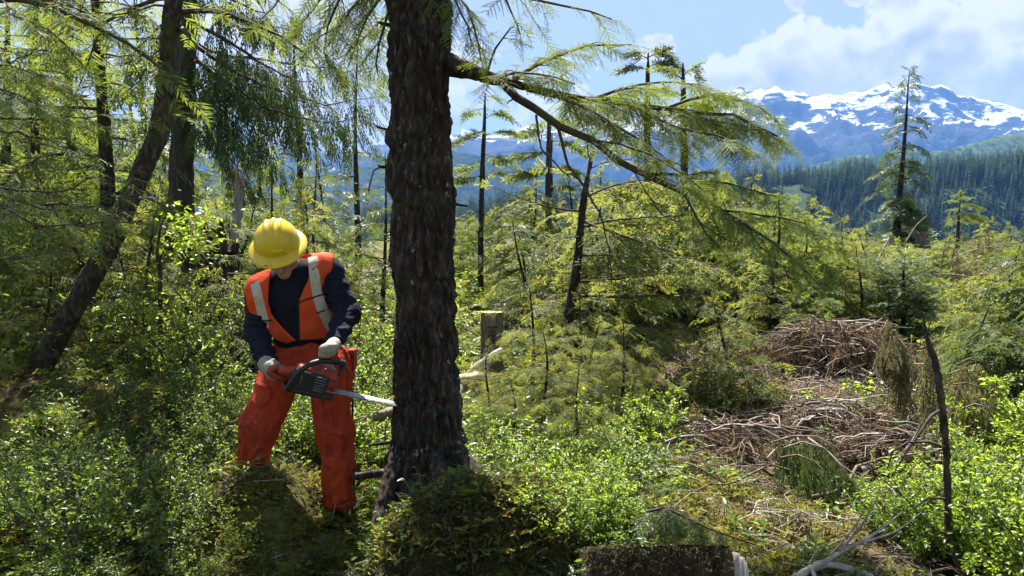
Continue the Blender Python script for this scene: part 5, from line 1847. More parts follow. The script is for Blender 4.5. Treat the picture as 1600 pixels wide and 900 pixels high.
log('fallen_branch', 'bleached root branch lying in the brown clearing', [(1085, 800, 4.9), (1105, 785, 4.95), (1150, 760, 5.0), (1190, 748, 5.0)], .022, .014, 'dead', 118, cat='branch', ends=False, forks=[([(1150, 762, 5.0), (1135, 790, 4.9), (1130, 815, 4.85)], .012), ([(1105, 785, 4.95), (1060, 770, 4.9), (1000, 765, 4.9)], .016)])
log('fallen_branch', 'long pale stick across the brown clearing', [(1020, 732, 5.6), (1090, 728, 5.6), (1150, 715, 5.6), (1200, 700, 5.6)], .013, .009, 'dead', 119, cat='branch', ends=False)
log('fallen_branch', 'white curved root end at the clearing\'s edge', [(1165, 695, 5.5), (1190, 712, 5.4), (1215, 718, 5.4), (1235, 705, 5.4)], .016, .010, 'dead', 120, cat='branch', ends=False)
log('fallen_branch', 'dark bent branch arching above the leafy shrubs', [(905, 780, 4.6), (960, 772, 4.6), (1010, 764, 4.6), (1060, 768, 4.6), (1110, 790, 4.55)], .012, .018, 'deadbrown', 121, cat='branch', ends=False)
log('forked_branch', 'bare forked grey branch at the bottom edge on the right', [(1225, 915, 3.05), (1260, 893, 3.1), (1290, 882, 3.15), (1330, 890, 3.15), (1365, 903, 3.15)], .020, .012, 'dead', 122, cat='branch', ends=False,
    forks=[([(1275, 886, 3.12), (1320, 860, 3.2), (1365, 835, 3.3), (1410, 800, 3.4)], .012), ([(1310, 865, 3.18), (1350, 815, 3.3), (1370, 780, 3.35)], .007), ([(1268, 888, 3.1), (1275, 905, 3.05), (1290, 915, 3.0)], .012), ([(1340, 850, 3.25), (1400, 830, 3.3), (1440, 800, 3.35)], .006), ([(1290, 875, 3.15), (1330, 830, 3.3), (1352, 795, 3.35)], .006)])
log('fallen_branch', 'long grey stick slanting across the lower right slash', [(1330, 790, 4.4), (1385, 760, 4.4), (1430, 820, 4.2), (1490, 880, 4.0)], .010, .012, 'dead', 123, cat='branch', ends=False)
log('leaning_poles', 'two dead poles leaning together below the lone spruce', [(1363, 420, 20), (1378, 395, 20), (1390, 372, 20)], .04, .03, 'dead', 124, cat='dead pole', ends=False, forks=[([(1370, 420, 20), (1388, 385, 20), (1395, 365, 20)], .03), ([(1415, 378, 20), (1432, 352, 20), (1449, 336, 20)], .02)])
log('fallen_log', 'dark branchy stem slanting down from the right edge', [(1640, 445, 11), (1600, 428, 11), (1560, 410, 11), (1530, 402, 11)], .06, .03, 'deadbrown', 125, cat='log', ends=False)

log('fallen_log', 'thick brown broken log lying across the brown clearing', [(1035, 690, 6), (1090, 705, 6), (1150, 712, 6), (1195, 728, 6)], .05, .04, 'deadbrown', 141, ends=False)
log('fallen_log', 'mossy short log below the brush heap', [(1230, 660, 7), (1280, 668, 7), (1330, 662, 7)], .05, .045, 'bark_mossy', 142, ends=True)
log('fallen_log', 'bleached log pointing at the mossy snag', [(1345, 735, 5), (1400, 722, 5), (1455, 700, 5)], .035, .022, 'dead', 143, ends=False, forks=[([(1400, 722, 5), (1425, 690, 5), (1440, 660, 5)], .014)])
log('fallen_log', 'grey log half hidden in shrubs at the right edge', [(1520, 735, 5), (1570, 720, 5), (1640, 712, 5)], .04, .035, 'wood_grey', 144, ends=False)
STICK = Kind('fallen_branch', 'branch', [])


def mk_stick(seed, m):
    def f(o):
        g = np.random.default_rng(seed)
        w = MB()
        u = np.linspace(0, 1, 9)[:, None]
        L = 1.0
        pp = np.array([L, 0, 0]) * (u - .5) + np.stack([0 * u[:, 0], .08 * np.sin(u[:, 0] * 4 + seed), .05 * np.sin(u[:, 0] * 3.3)], -1) + g.normal(0, .012, (9, 3))
        tube(w, pp, np.linspace(.010, .004, 9), 6)
        w.build('stem', M[m], o, smooth=True)
        for k in range(g.integers(2, 5)):
            i = g.integers(2, 8)
            d = np.array([.6, g.choice([-1, 1]) * g.uniform(.4, .9), g.uniform(0, .6)]) * g.uniform(.12, .4)
            q = MB()
            tube(q, np.array([pp[i], pp[i] + d * .5 + g.normal(0, .02, 3), pp[i] + d]), [.006, .004, .002], 4)
            q.build('side_twig', M[m], o, smooth=True)
    return f


STICK.makers = [mk_stick(600 + k, ['dead', 'deadbrown', 'deadbrown'][k % 3]) for k in range(7)]
for q in range(46):
    px = rg.uniform(960, 1640)
    loc = on_ground(px, 1 / rg.uniform(1 / 11.5, 1 / 4.4))
    s_ = rg.uniform(.45, 1.25)
    loc[2] += .04 + .10 * rg.uniform()
    vv = int(rg.integers(0, 7))
    STICK.place(vv, loc, rg.uniform(0, 6.28), s_, place_label(['bleached', 'brown', 'bare'][vv % 3] + ' fallen stick', loc, .3 * s_), 'fallen sticks in the slash', (rg.normal(0, .15), rg.normal(0, .25)))

# slender broad-leaved stem left of the worker
t, path, rad, g = tree_by_hand('alder_sapling', 'slender forked sapling stem with light green leaves right of the leaning tree',
    [(251, 545, 5.9), (250, 480, 5.9), (250, 420, 5.9), (246, 395, 5.9), (250, 360, 5.9), (254, 345, 5.9), (268, 320, 5.9)], [.020, .018, .017, .015, .011, .008, .005], M['bark_mossy'], 90, 12, .003, (.02, .05),
    [([(249, 405, 5.9), (258, 390, 5.85), (270, 375, 5.8)], .008, .1, 0), ([(247, 400, 5.9), (225, 388, 5.85), (205, 375, 5.8)], .007, .1, 0), ([(254, 345, 5.9), (238, 362, 5.85), (232, 358, 5.8)], .004, .1, 0)], M['shrub_y'], MID, 131, lump=.002)
lf = MB()
pos = np.array([P(rg.normal(300, 28), rg.normal(365, 26), rg.uniform(5.6, 6.1)) for k in range(330)]) - np.array(t.location)
bake(lf, LEAVES, pos, np.stack([rg.normal(0, 1, 330), rg.normal(0, 1, 330), rg.normal(-.1, .3, 330)], -1), rg.uniform(.035, .07, 330), rg)
stuffed(lf.build('leaves', M['shrub_y'], t))

# moss and roots on the root mound
mp = []
for k in range(2600):
    x, y = rg.uniform(-.72, .32), rg.uniform(2.95, 4.0)
    if hz(x, y) > .10:
        mp.append((x, y, hz(x, y)))
mp = np.array(mp)
lay('mound_moss', [tmpl(tuft(441 + k, 70, .07, .042, .0024, .4, .6), 'moss_tuft', 'moss_d') for k in range(3)] + [tmpl(rosette(447, 4, .022, .06, .07), 'leafy_sprig', 'shrub_d')],
    mp, rg, .7, 1.3, .5, .012, 'dull brown green moss over the root mound of the large trunk', sizefall=False)


# ------------------------------------------------------------------ solid shapes from distance fields (figure, clothes, saw)
def sdf_mesh(fn, lo, hi, h):
    lo, hi = np.asarray(lo, float), np.asarray(hi, float)
    n = np.ceil((hi - lo) / h).astype(int) + 1
    ax = [lo[k] + h * np.arange(n[k]) for k in range(3)]
    st = 5                                            # coarse pass first, fine values only near the surface
    cx_ = [lo[k] + h * st * np.arange(int(n[k] - 1) // st + 2) for k in range(3)]
    Gc = np.stack(np.meshgrid(*cx_, indexing='ij'), -1)
    Dc = fn(Gc.reshape(-1, 3)).reshape(Gc.shape[:3])
    ii = [np.clip((np.arange(n[k]) + st // 2) // st, 0, Dc.shape[k] - 1) for k in range(3)]
    D = Dc[np.ix_(*ii)].copy()
    near = np.abs(D) < h * st * 1.35 + .004
    w = np.argwhere(near)
    D[near] = fn(lo + h * w)
    S = D < 0
    c = n - 1
    acc = np.zeros((*c, 3)); cnt_ = np.zeros(c)
    corner = lambda a, o: a[o[0]:o[0] + c[0], o[1]:o[1] + c[1], o[2]:o[2] + c[2]]
    for ax_ in range(3):
        for u in (0, 1):
            for v in (0, 1):
                o = [0, 0, 0]
                oth = [k for k in range(3) if k != ax_]
                o[oth[0]], o[oth[1]] = u, v
                o2 = list(o); o2[ax_] = 1
                d0, d1 = corner(D, o), corner(D, o2)
                x = (d0 < 0) != (d1 < 0)
                t = np.where(x, d0 / (d0 - d1 + 1e-12), 0)
                for k in range(3):
                    acc[..., k] += np.where(x, (t if k == ax_ else o[k]), 0)
                cnt_ += x
    act = cnt_ > 0
    idx = np.full(c, -1)
    idx[act] = np.arange(act.sum())
    cells = np.argwhere(act)
    V = lo + h * (cells + acc[act] / cnt_[act][:, None])
    Q = []
    for ax_ in range(3):
        o1, o2 = [k for k in range(3) if k != ax_]
        A = np.take(S, range(0, n[ax_] - 1), ax_)
        B = np.take(S, range(1, n[ax_]), ax_)
        e = np.argwhere(A != B)
        e = e[(e[:, o1] > 0) & (e[:, o2] > 0) & (e[:, o1] < c[o1]) & (e[:, o2] < c[o2])]
        ids = []
        for a, b in ((1, 1), (0, 1), (0, 0), (1, 0)):
            q = e.copy()
            q[:, o1] -= a
            q[:, o2] -= b
            ids.append(idx[q[:, 0], q[:, 1], q[:, 2]])
        quad = np.stack(ids, -1)
        inside = S[e[:, 0], e[:, 1], e[:, 2]]
        flip = inside if ax_ != 1 else ~inside
        quad[~flip] = quad[~flip][:, ::-1]
        Q.append(quad)
    return V, np.concatenate(Q)


def smin(a, b, k):
    h = np.clip(.5 + .5 * (b - a) / k, 0, 1)
    return b * (1 - h) + a * h - k * h * (1 - h)


def cone(p, a, b, ra, rb, sy=1.0):
    """rounded tapering limb from a to b; sy < 1 flattens it front to back"""
    a, b = np.asarray(a, float), np.asarray(b, float)
    s = np.array([1, 1 / sy, 1])
    p, a, b = p * s, a * s, b * s
    d = b - a
    t = np.clip(((p - a) @ d) / (d @ d + 1e-12), 0, 1)
    return (np.linalg.norm(p - a - t[:, None] * d, axis=1) - (ra + (rb - ra) * t)) * (sy if sy < 1 else 1)


def chain(p, lst, k=.03, sy=1.0):
    r = None
    for (a, ra), (b, rb) in zip(lst[:-1], lst[1:]):
        d = cone(p, a, b, ra, rb, sy)
        r = d if r is None else smin(r, d, k)
    return r


def rbox(p, c, R, half, r):
    q = np.abs((p - c) @ R) - (np.asarray(half) - r)
    return np.linalg.norm(np.maximum(q, 0), axis=1) + np.minimum(q.max(1), 0) - r


def sdf_part(name, fn, lo, hi, h, mat, parent, base, smooth=True):
    V, Q = sdf_mesh(fn, lo, hi, h)
    return part(name, V - base, Q, mat, parent, smooth)


# ------------------------------------------------------------------ the worker
M['navy'] = plain('navy_knit', (0.011, 0.013, 0.025), .85, spec=.15, var=.35, scale=60, bump=.5, bump_dist=.003)
M['vest'] = plain('orange_mesh_vest', (0.85, 0.105, 0.03), .7, spec=.2, var=.10, scale=40, bump=.25, bump_dist=.002, trans=.28)
M['tape'] = plain('reflective_tape', (0.50, 0.46, 0.34), .45, spec=.5, var=.08, scale=40)
M['black'] = plain('black_trim', (0.018, 0.017, 0.018), .7, var=.2)
M['chaps'] = noise_mat('orange_chaps', [(0.25, (0.21, 0.026, 0.011)), (0.45, (0.38, 0.042, 0.014)), (0.7, (0.50, 0.062, 0.018))], scale=7, stretch=(1, 1, .6), rough=.8, bump=.35, bump_scale=160, bump_dist=.003, spec=.2)
M['chaps_plain'] = plain('orange_chaps', (0.47, 0.040, 0.017), .75, spec=.2, var=.22, scale=14, bump=.4, bump_dist=.004, trans=.05)
M['seam'] = plain('dark_seam', (0.12, 0.014, 0.009), .85, var=.3, scale=60)
M['worn'] = noise_mat('worn_chaps', [(0.28, (0.13, 0.028, 0.016)), (0.45, (0.30, 0.036, 0.017)), (0.72, (0.45, 0.062, 0.03))], scale=11, rough=.85, bump=.5, bump_scale=120, bump_dist=.003, spec=.15)
M['trouser'] = plain('dark_trousers', (0.022, 0.02, 0.028), .85, var=.3, scale=30)
M['helmet'] = plain('yellow_helmet_shell', (0.64, 0.44, 0.010), .36, spec=.5, var=.06, scale=18)
M['scuff'] = plain('helmet_scuffs', (0.10, 0.08, 0.02), .7, var=.3)
M['skin'] = plain('skin', (0.40, 0.22, 0.15), .55, spec=.35, var=.10, scale=50)
M['hair'] = plain('brown_hair', (0.05, 0.03, 0.02), .6, var=.3, scale=80)
M['glove'] = plain('leather_glove', (0.28, 0.265, 0.21), .8, spec=.2, var=.22, scale=45, bump=.5, bump_dist=.003)
M['boot'] = plain('leather_boot', (0.06, 0.045, 0.03), .6, var=.35, scale=40, bump=.4)
M['saw_orange'] = plain('orange_saw_plastic', (0.27, 0.036, 0.015), .5, spec=.4, var=.45, scale=26)
M['saw_black'] = plain('black_saw_plastic', (0.018, 0.019, 0.021), .5, spec=.4, var=.3, scale=30)
M['saw_grey'] = plain('grey_saw_plastic', (0.10, 0.10, 0.105), .5, var=.3, scale=30)
M['steel'] = plain('saw_bar_steel', (0.30, 0.31, 0.31), .5, metal=.5, spec=.5, var=.15, scale=30)


def build_worker():
    base = P(478, 800, 4.05)
    base[2] = float(height(base[0], base[1]))
    t = thing('person', 'person in yellow helmet and orange vest bending to saw the large trunk', 'person', base)
    A = lambda *l: [(P(a, b, d), r) for a, b, d, r in l]
    wr = lambda p, s, sc, amp: amp * fbm(p * sc, 2, s)

    # --- body: one continuous figure under the clothes
    rl = A((446, 575, 4.10, .098), (408, 665, 3.98, .070), (392, 745, 4.08, .048))
    ll = A((512, 575, 4.10, .098), (521, 690, 3.99, .070), (529, 800, 4.05, .048))
    tor = A((479, 560, 4.12, .145), (476, 520, 4.10, .142), (463, 465, 4.04, .155))
    sh = A((410, 460, 4.0, .068), (462, 436, 4.02, .085), (511, 424, 4.06, .068))
    ra = A((408, 463, 4.0, .062), (402, 522, 3.96, .05), (421, 570, 3.80, .036))
    la = A((514, 427, 4.06, .062), (543, 490, 4.0, .05), (523, 530, 3.82, .036))
    hc = P(437, 396, 3.875)
    fwd = np.array([.16, -.72, -.67]); fwd /= np.linalg.norm(fwd)     # where the face looks: down at the cut
    upv = np.array([-.10, -.66, .74]); upv -= fwd * (upv @ fwd); upv /= np.linalg.norm(upv)
    rt = np.cross(fwd, upv)
    Hd = lambda f, u, r: hc + fwd * f + upv * u + rt * r
    neck = [(P(461, 436, 4.02), .062), (Hd(-.03, -.05, 0), .058)]

    def head(p):
        d = cone(p, Hd(-.015, .035, 0), Hd(.0, .03, 0), .093, .09)
        d = smin(d, cone(p, Hd(.03, -.035, 0), Hd(.06, -.085, 0), .062, .034), .03)       # jaw and chin
        d = smin(d, cone(p, Hd(.088, .022, 0), Hd(.112, -.022, 0), .009, .015), .012)     # nose
        for s in (-1, 1):
            d = smin(d, cone(p, Hd(.01, -.005, s * .082), Hd(-.005, .03, s * .088), .012, .018), .01)   # ears
            d = np.maximum(d, -cone(p, Hd(.100, .016, s * .03), Hd(.100, .016, s * .034), .011, .011))  # eye sockets
        d = smin(d, cone(p, Hd(.088, -.052, -.018), Hd(.088, -.052, .018), .007, .007), .008)           # lips
        return d

    def body(p):
        d = chain(p, tor, .05, .72)
        d = smin(d, chain(p, sh, .04), .05)
        for c in (rl, ll):
            d = smin(d, chain(p, c, .03), .05)
        for c in (ra, la):
            d = smin(d, chain(p, c, .03), .03)
        d = smin(d, chain(p, neck, .02), .03)
        d = smin(d, head(p), .02)
        # feet
        d = smin(d, cone(p, P(528, 812, 4.06), P(520, 820, 3.93), .035, .03), .03)
        d = smin(d, cone(p, P(392, 757, 4.09), P(388, 766, 3.96), .035, .03), .03)
        return d
    lo, hi = P(350, 330, 4.0) - np.array([0, .45, 0]), P(575, 330, 4.0) + np.array([0, .35, 0])
    lo[2] = P(478, 832, 4.0)[2]
    hi[2] = P(478, 335, 4.0)[2]
    # skin shows only at the face: the body mesh is finer there
    b = sdf_part('body', body, lo, hi, .011, M['skin'], t, base)
    sdf_part('face', head, hc - .17, hc + .17, .0045, M['skin'], b, base)
    for s in (-1, 1):
        e = MB()
        c = Hd(.094, .016, s * .031)
        tube(e, np.array([c - fwd * .008, c - fwd * .004, c, c + fwd * .003]), [.004, .008, .008, .003], 8)
        e.build('eye', M['black'], b, offset=base)
    sdf_part('hair', lambda p: np.maximum(np.linalg.norm((p - Hd(-.02, .03, 0)), axis=1) - .097 + wr(p, 7, 60, .003), (p - Hd(.02, 0, 0)) @ fwd), hc - .18, hc + .18, .007, M['hair'], b, base)

    # --- navy jersey
    def jersey(p):
        d = chain(p, [(c, r + .014) for c, r in tor], .05, .74)
        d = smin(d, chain(p, [(c, r + .014) for c, r in sh], .04), .05)
        arm = np.minimum(chain(p, [(ra[0][0], .074), (ra[1][0], .060), (ra[2][0], .047)], .03), chain(p, [(la[0][0], .076), (la[1][0], .064), (la[2][0], .048)], .03))
        arm = arm - .010 * ((1 - np.abs(fbm(p * np.array([15, 15, 24]), 2, 77))) ** 3 - .35) + wr(p, 3, np.array([26, 26, 34]), .004) + .004 * np.sin(p[:, 2] * 95 + 3 * fbm(p * 12, 2, 5))
        d = smin(d, arm, .035)
        d = smin(d, cone(p, P(461, 440, 4.03), P(459, 432, 4.02), .078, .068), .02)
        d = d + wr(p, 9, 14, .005)
        # hem
        return np.maximum(d, P(478, 553, 4.1)[2] - p[:, 2] - 3 * np.maximum(0, 3.93 - p[:, 1]) * (np.abs(p[:, 0] - P(478, 550, 4)[0]) > .16))
    zl = lambda py: P(478, py, 4.0)[2]
    sdf_part('jersey', jersey, np.array([lo[0], lo[1], zl(590)]), np.array([hi[0] + .05, hi[1], zl(395)]), .0065, M['navy'], t, base)

    # --- vest: open orange shell with reflective tape
    vt = [(c, r + .030) for c, r in tor]
    vs = [(P(401, 460, 3.99), .098), (P(462, 436, 4.02), .112), (P(507, 421, 4.06), .094)]

    def vest_solid(p):
        d = chain(p, vt, .06, .76)
        d = smin(d, chain(p, vs, .05), .06)
        # it hangs loose on his right side
        d = smin(d, cone(p, P(396, 468, 3.96), P(424, 528, 4.0), .055, .05), .05)
        return d + wr(p, 15, np.array([10, 10, 7]), .008) + wr(p, 16, 30, .002)
    op_y = [400, 424, 440, 455, 470, 490, 500, 510, 520, 528, 533]
    op_l = [424, 424, 421, 420, 419, 424, 431, 440, 450, 458, 466]
    op_r = [486, 486, 480, 473, 467, 466, 466, 466, 466, 466, 466]

    def vest(p):
        d = vest_solid(p)
        d = np.maximum(d, -(d + .011))
        px, py = to_pix(p)
        L, R_ = np.interp(py, op_y, op_l), np.interp(py, op_y, op_r)
        m = 1 / F * 4
        front = p[:, 1] < 4.03
        cut = np.minimum(px - L, R_ - px) * m
        cut = np.where(front, cut, -1)
        cut = np.where(py > 533, -1, cut)
        d = np.maximum(d, cut)
        # neck hole
        d = np.maximum(d, .088 - np.linalg.norm((p - P(460, 424, 3.99)) * np.array([1, 1, .8]), axis=1))
        # arm holes and hem
        d = np.maximum(d, (px - np.interp(py, [395, 420, 440, 480, 500, 540], [522, 519, 514, 520, 527, 526])) * m)
        d = np.maximum(d, (np.interp(py, [440, 455, 480, 505, 520, 540], [386, 381, 383, 390, 402, 424]) - px) * m)
        d = np.maximum(d, (py - np.interp(px, [400, 430, 448, 466, 490, 530], [505, 531, 537, 531, 531, 526])) * m)
        return d
    v = sdf_part('vest', vest, P(365, 330, 4.0) * np.array([1, 0, 0]) + np.array([0, 3.7, P(0, 545, 4.0)[2]]), P(560, 385, 4.0) * np.array([1, 0, 1]) + np.array([0, 4.36, 0]), .0062, M['vest'], t, base)

    def strip(name, lst, mat, lift=.004, depth=.004, solid=None, on=None):
        """a band laid on the front of the vest: lst of (left px, left py, right px, right py)"""
        n, w = 24, 7
        lst = np.array(lst, float)
        u = np.linspace(0, len(lst) - 1, n)
        row = np.stack([np.interp(u, np.arange(len(lst)), lst[:, k]) for k in range(4)], -1)
        V = []
        for r in row:
            for q in np.linspace(0, 1, w):
                px, py = r[0] + (r[2] - r[0]) * q, r[1] + (r[3] - r[1]) * q
                dv = pix_dir(px, py)
                V.append(CAM + dv[None] * (np.linspace(3.66, 4.2, 110) / dv[1])[:, None])
        pts = np.array(V)
        ins = ((solid or vest_solid)(pts.reshape(-1, 3)) < lift).reshape(pts.shape[:2])
        ok_ = np.where(ins.any(1))[0]
        near_ = ok_[np.abs(np.arange(len(pts))[:, None] - ok_[None]).argmin(1)]
        hit = ins.argmax(1)[near_]
        V = pts[np.arange(len(pts)), hit]
        back = V + np.array([0, depth, 0])
        i = np.arange(n - 1)[:, None] * w
        j = np.arange(w - 1)[None]
        Q = np.stack([i + j, i + w + j, i + w + j + 1, i + j + 1], -1).reshape(-1, 4)
        mb = MB()
        mb.add(np.concatenate([V, back]), np.concatenate([Q, Q[:, ::-1] + len(V)]))
        mb.build(name, mat, on or v, smooth=True, offset=base)
    strip('reflective_tape', [(481, 402, 496, 400), (483, 430, 499, 428), (488, 462, 503, 458), (495, 485, 512, 478), (506, 508, 522, 501), (512, 517, 525, 508)], M['tape'])
    strip('reflective_tape', [(391, 445, 404, 437), (396, 465, 410, 461), (401, 485, 415, 482), (404, 500, 419, 498), (407, 508, 420, 512)], M['tape'])
    strip('black_trim', [(464, 471.5, 464, 474), (485, 465, 485, 467.5), (500, 460, 500, 462.5), (516, 457, 516, 459.5)], M['black'], .007)
    strip('black_trim', [(495, 488, 495, 490.5), (508, 484, 508, 486)], M['black'], .008)
    strip('black_trim', [(400, 500, 400, 502.5), (410, 500, 410, 502.5), (424, 500, 424, 502.5)], M['black'], .008)
    strip('black_trim', [(465, 471, 467.5, 471), (465.5, 500, 468, 500), (466, 531, 468.5, 531)], M['black'], .006)
    strip('black_trim', [(381, 460, 383.5, 460), (383, 478, 385.5, 478), (388, 495, 391, 494), (394, 506, 397, 504)], M['black'], .004)

    # --- trousers, belt, chaps
    def pants(p):
        d = np.minimum(chain(p, [(rl[0][0], .098), (rl[1][0], .062), (rl[2][0], .060)], .03), chain(p, [(ll[0][0], .098), (ll[1][0], .058), (ll[2][0], .058)], .03))
        d = smin(d, chain(p, [(P(479, 572, 4.13), .145), (P(478, 542, 4.12), .150)], .04, .74), .04)
        d = d + wr(p, 21, 11, .006)
        return np.maximum(d, p[:, 2] - P(478, 531, 4.1)[2])
    sdf_part('trousers', pants, lo, np.array([hi[0], hi[1], zl(520)]), .009, M['trouser'], t, base)

    def chaps_solid(p):
        r = chain(p, [(P(446, 572, 4.06), .116), (P(407, 660, 3.95), .098), (P(391, 735, 4.0), .080), (P(388, 752, 4.0), .080)], .04)
        l = chain(p, [(P(514, 566, 4.06), .116), (P(523, 675, 3.97), .096), (P(528, 720, 3.99), .086), (P(530, 780, 4.0), .084), (P(531, 796, 4.0), .078)], .04)
        w = chain(p, [(P(479, 566, 4.10), .158), (P(478, 545, 4.10), .158)], .04, .76)
        d = smin(np.minimum(r, l), w, .03)
        fold = 1 - np.abs(fbm(p * np.array([13, 13, 8]) + .35 * fbm(p * 5, 2, 4)[:, None], 2, 28))
        d = d + wr(p, 25, np.array([9, 9, 6]), .007) - .015 * (fold ** 3 - .35) + wr(p, 26, np.array([34, 34, 20]), .002)
        return d

    def chaps(p):
        px, py = to_pix(p)
        d = chaps_solid(p)
        sh_ = np.maximum(d, -(d + .014))
        ycut = np.where(p[:, 0] < P(478, 0, 4.0)[0], 4.03, 4.055) + np.where(py < 570, .02, 0)
        sh_ = np.maximum(sh_, p[:, 1] - ycut)
        sh_ = np.maximum(sh_, (535 - py) * 4 / F)
        # rounded ends above the boots
        e_l = py - (800 - .016 * (px - 530) ** 2)
        e_r = py - (752 - .012 * (px - 380) ** 2)
        return np.maximum(sh_, np.where(px > 470, e_l, e_r) * 4 / F)
    c = sdf_part('chaps', chaps, lo - np.array([.02, -.1, 0]), np.array([hi[0], 4.12, zl(525)]), .0078, M['chaps'], t, base)
    ed = MB()
    tube(ed, catmull([P(551, 610, 4.05), P(551, 690, 4.05), P(553, 750, 4.05), P(551, 780, 4.02), P(532, 799, 3.94), P(515, 795, 3.97)], 40), .006, 6)
    ed.build('binding', M['black'], c, smooth=True, offset=base)
    ed = MB()
    tube(ed, catmull([P(446, 612, 4.0), P(440, 640, 4.0), P(424, 672, 4.0), P(418, 720, 4.02), P(410, 740, 4.04)], 40), .012, 6)
    ed.build('binding', M['black'], c, smooth=True, offset=base)
    for ln in ([(499, 560), (503, 620), (509, 680), (513, 740), (517, 785)], [(541, 575), (543, 640), (544, 700), (546, 760)], [(428, 580), (404, 640), (386, 690), (376, 735)], [(452, 590), (440, 625), (424, 665), (412, 700)]):
        strip('seam', [(a, b, a + 1.3, b) for a, b in ln], M['seam'], .0015, .003, chaps_solid, c)
    strip('knee_patch', [(508, 655, 541, 657), (507, 690, 542, 692), (510, 715, 542, 717)], M['worn'], .0025, .003, chaps_solid, c)
    strip('knee_patch', [(382, 640, 418, 652), (373, 672, 410, 684), (371, 692, 404, 702)], M['worn'], .0025, .003, chaps_solid, c)
    strip('pocket', [(500, 572, 532, 570), (501, 598, 534, 596)], M['worn'], .004, .004, chaps_solid, c)
    # belt with pouch
    bl = MB()
    an = np.linspace(0, 2 * np.pi, 41)
    bc = P(478, 536, 4.115)
    ring = np.stack([bc[0] + .168 * np.cos(an), bc[1] + .125 * np.sin(an), bc[2] - .012 * np.cos(an * 1)], -1)
    for k in range(40):
        pass
    up_ = np.array([0, 0, .024])
    inn = ring * 1.0
    inn[:, :2] = bc[:2] + (ring[:, :2] - bc[:2]) * .96
    VV = np.concatenate([ring - up_, ring + up_, inn + up_, inn - up_])
    n = len(ring)
    qs = []
    for k in range(n - 1):
        for a, b_ in ((0, 1), (1, 2), (2, 3), (3, 0)):
            qs.append((a * n + k, a * n + k + 1, b_ * n + k + 1, b_ * n + k))
    bl.add(VV, qs)
    bl.build('belt', M['black'], t, offset=base)
    I3 = np.eye(3)
    pc = P(550, 560, 4.12)
    pouch = sdf_part('pouch', lambda p: np.minimum(rbox(p, pc, I3, (.022, .045, .055), .01), rbox(p, pc + np.array([0, 0, -.07]), I3, (.014, .03, .045), .01)), pc - .13, pc + .13, .006, M['chaps'], t, base)
    fl = MB()
    tube(fl, np.array([pc + np.array([-.012, -.047, .015]), pc + np.array([.022, -.047, .015])]), .006, 6)
    fl.build('pouch_strap', M['black'], pouch, offset=base)

    # --- boots
    for heel, toe, ank in ((P(530, 815, 4.07), P(521, 822, 3.90), P(529, 795, 4.05)), (P(393, 760, 4.10), P(387, 768, 3.94), P(392, 742, 4.08))):
        def boot(p):
            d = smin(cone(p, heel, toe, .046, .040), cone(p, ank, heel + np.array([0, 0, .02]), .058, .05), .03)
            return np.maximum(d, (heel[2] - .04) - p[:, 2])
        lo_, hi_ = np.minimum(heel, toe) - .1, np.maximum(heel, ank) + .1
        bt = sdf_part('boot', boot, lo_, hi_, .006, M['boot'], t, base)
        sdf_part('sole', lambda p: np.maximum(cone(p, heel, toe, .052, .046), np.maximum((heel[2] - .052) - p[:, 2], p[:, 2] - (heel[2] - .03))), lo_, hi_, .006, M['black'], bt, base)

    # --- helmet: domed shell, three ridges, full brim
    hb = P(433, 380, 3.87)             # centre of the brim
    hu = np.array([.02, -.60, .80]); hu /= np.linalg.norm(hu)
    hu = upv - fwd * .13 - rt * .10
    hu /= np.linalg.norm(hu)
    hf = fwd - hu * (fwd @ hu); hf /= np.linalg.norm(hf)
    hr = np.cross(hf, hu)
    ns, nr = 96, 40
    a = np.arange(ns) * 2 * np.pi / ns
    prof = []
    for k in range(26):                       # dome from crown to rim
        th = k / 25 * math.pi / 2
        prof.append((math.sin(th) ** .92, math.cos(th)))
    V = []
    for s_, c_ in prof:
        for x in a:
            rr, uu = .118 * s_, .124 * c_
            f_, r_ = rr * 1.10 * math.cos(x), rr * .98 * math.sin(x)
            # ridges run front to back over the crown
            rg_ = 0
            for o_, wd in ((0, .010), (.037, .008), (-.037, .008)):
                rg_ = max(rg_, math.exp(-((r_ - o_) / wd) ** 2) * .011)
            k_ = rg_ * max(0, 1 - (abs(f_) / .095) ** 4) * (c_ > .25) * min(1, (c_ - .25) * 4)
            V.append(hb + hf * f_ + hr * r_ + hu * (uu + k_))
    for e, dz, lift in ((.122, -.004, 0), (.129, -.006, 0), (.140, -.011, 0), (.148, -.017, 0), (.152, -.021, 0), (.153, -.026, 0), (.150, -.027, 0), (.141, -.019, 0), (.122, -.010, 0), (.111, -.004, 0)):
        for x in a:
            k_ = 1.12 + .06 * max(0, math.cos(x))
            V.append(hb + hf * e * k_ * math.cos(x) + hr * e * .98 * math.sin(x) + hu * (dz - .006 * math.cos(x)))
    rows = len(prof) + 10
    V = np.array(V)
    i = np.arange(rows - 1)[:, None] * ns
    j = np.arange(ns)[None]
    jj = (j + 1) % ns
    Q = np.stack([i + j, i + ns + j, i + ns + jj, i + jj], -1).reshape(-1, 4)
    hm_ = part('hard_hat', V - base, Q, M['helmet'], t, smooth=True)
    for (f_, r_, L) in ((.165, .035, .012), (.168, .015, .006), (.16, .05, .008), (.125, -.06, .01)):
        sc_ = MB()
        o = hb + hf * f_ + hr * r_ + hu * (-.019 if f_ > .14 else .012)
        tube(sc_, np.array([o, o + hr * L * .5 + hf * .001, o + hr * L]), .0018, 4)
        sc_.build('scuff', M['scuff'], hm_, offset=base)
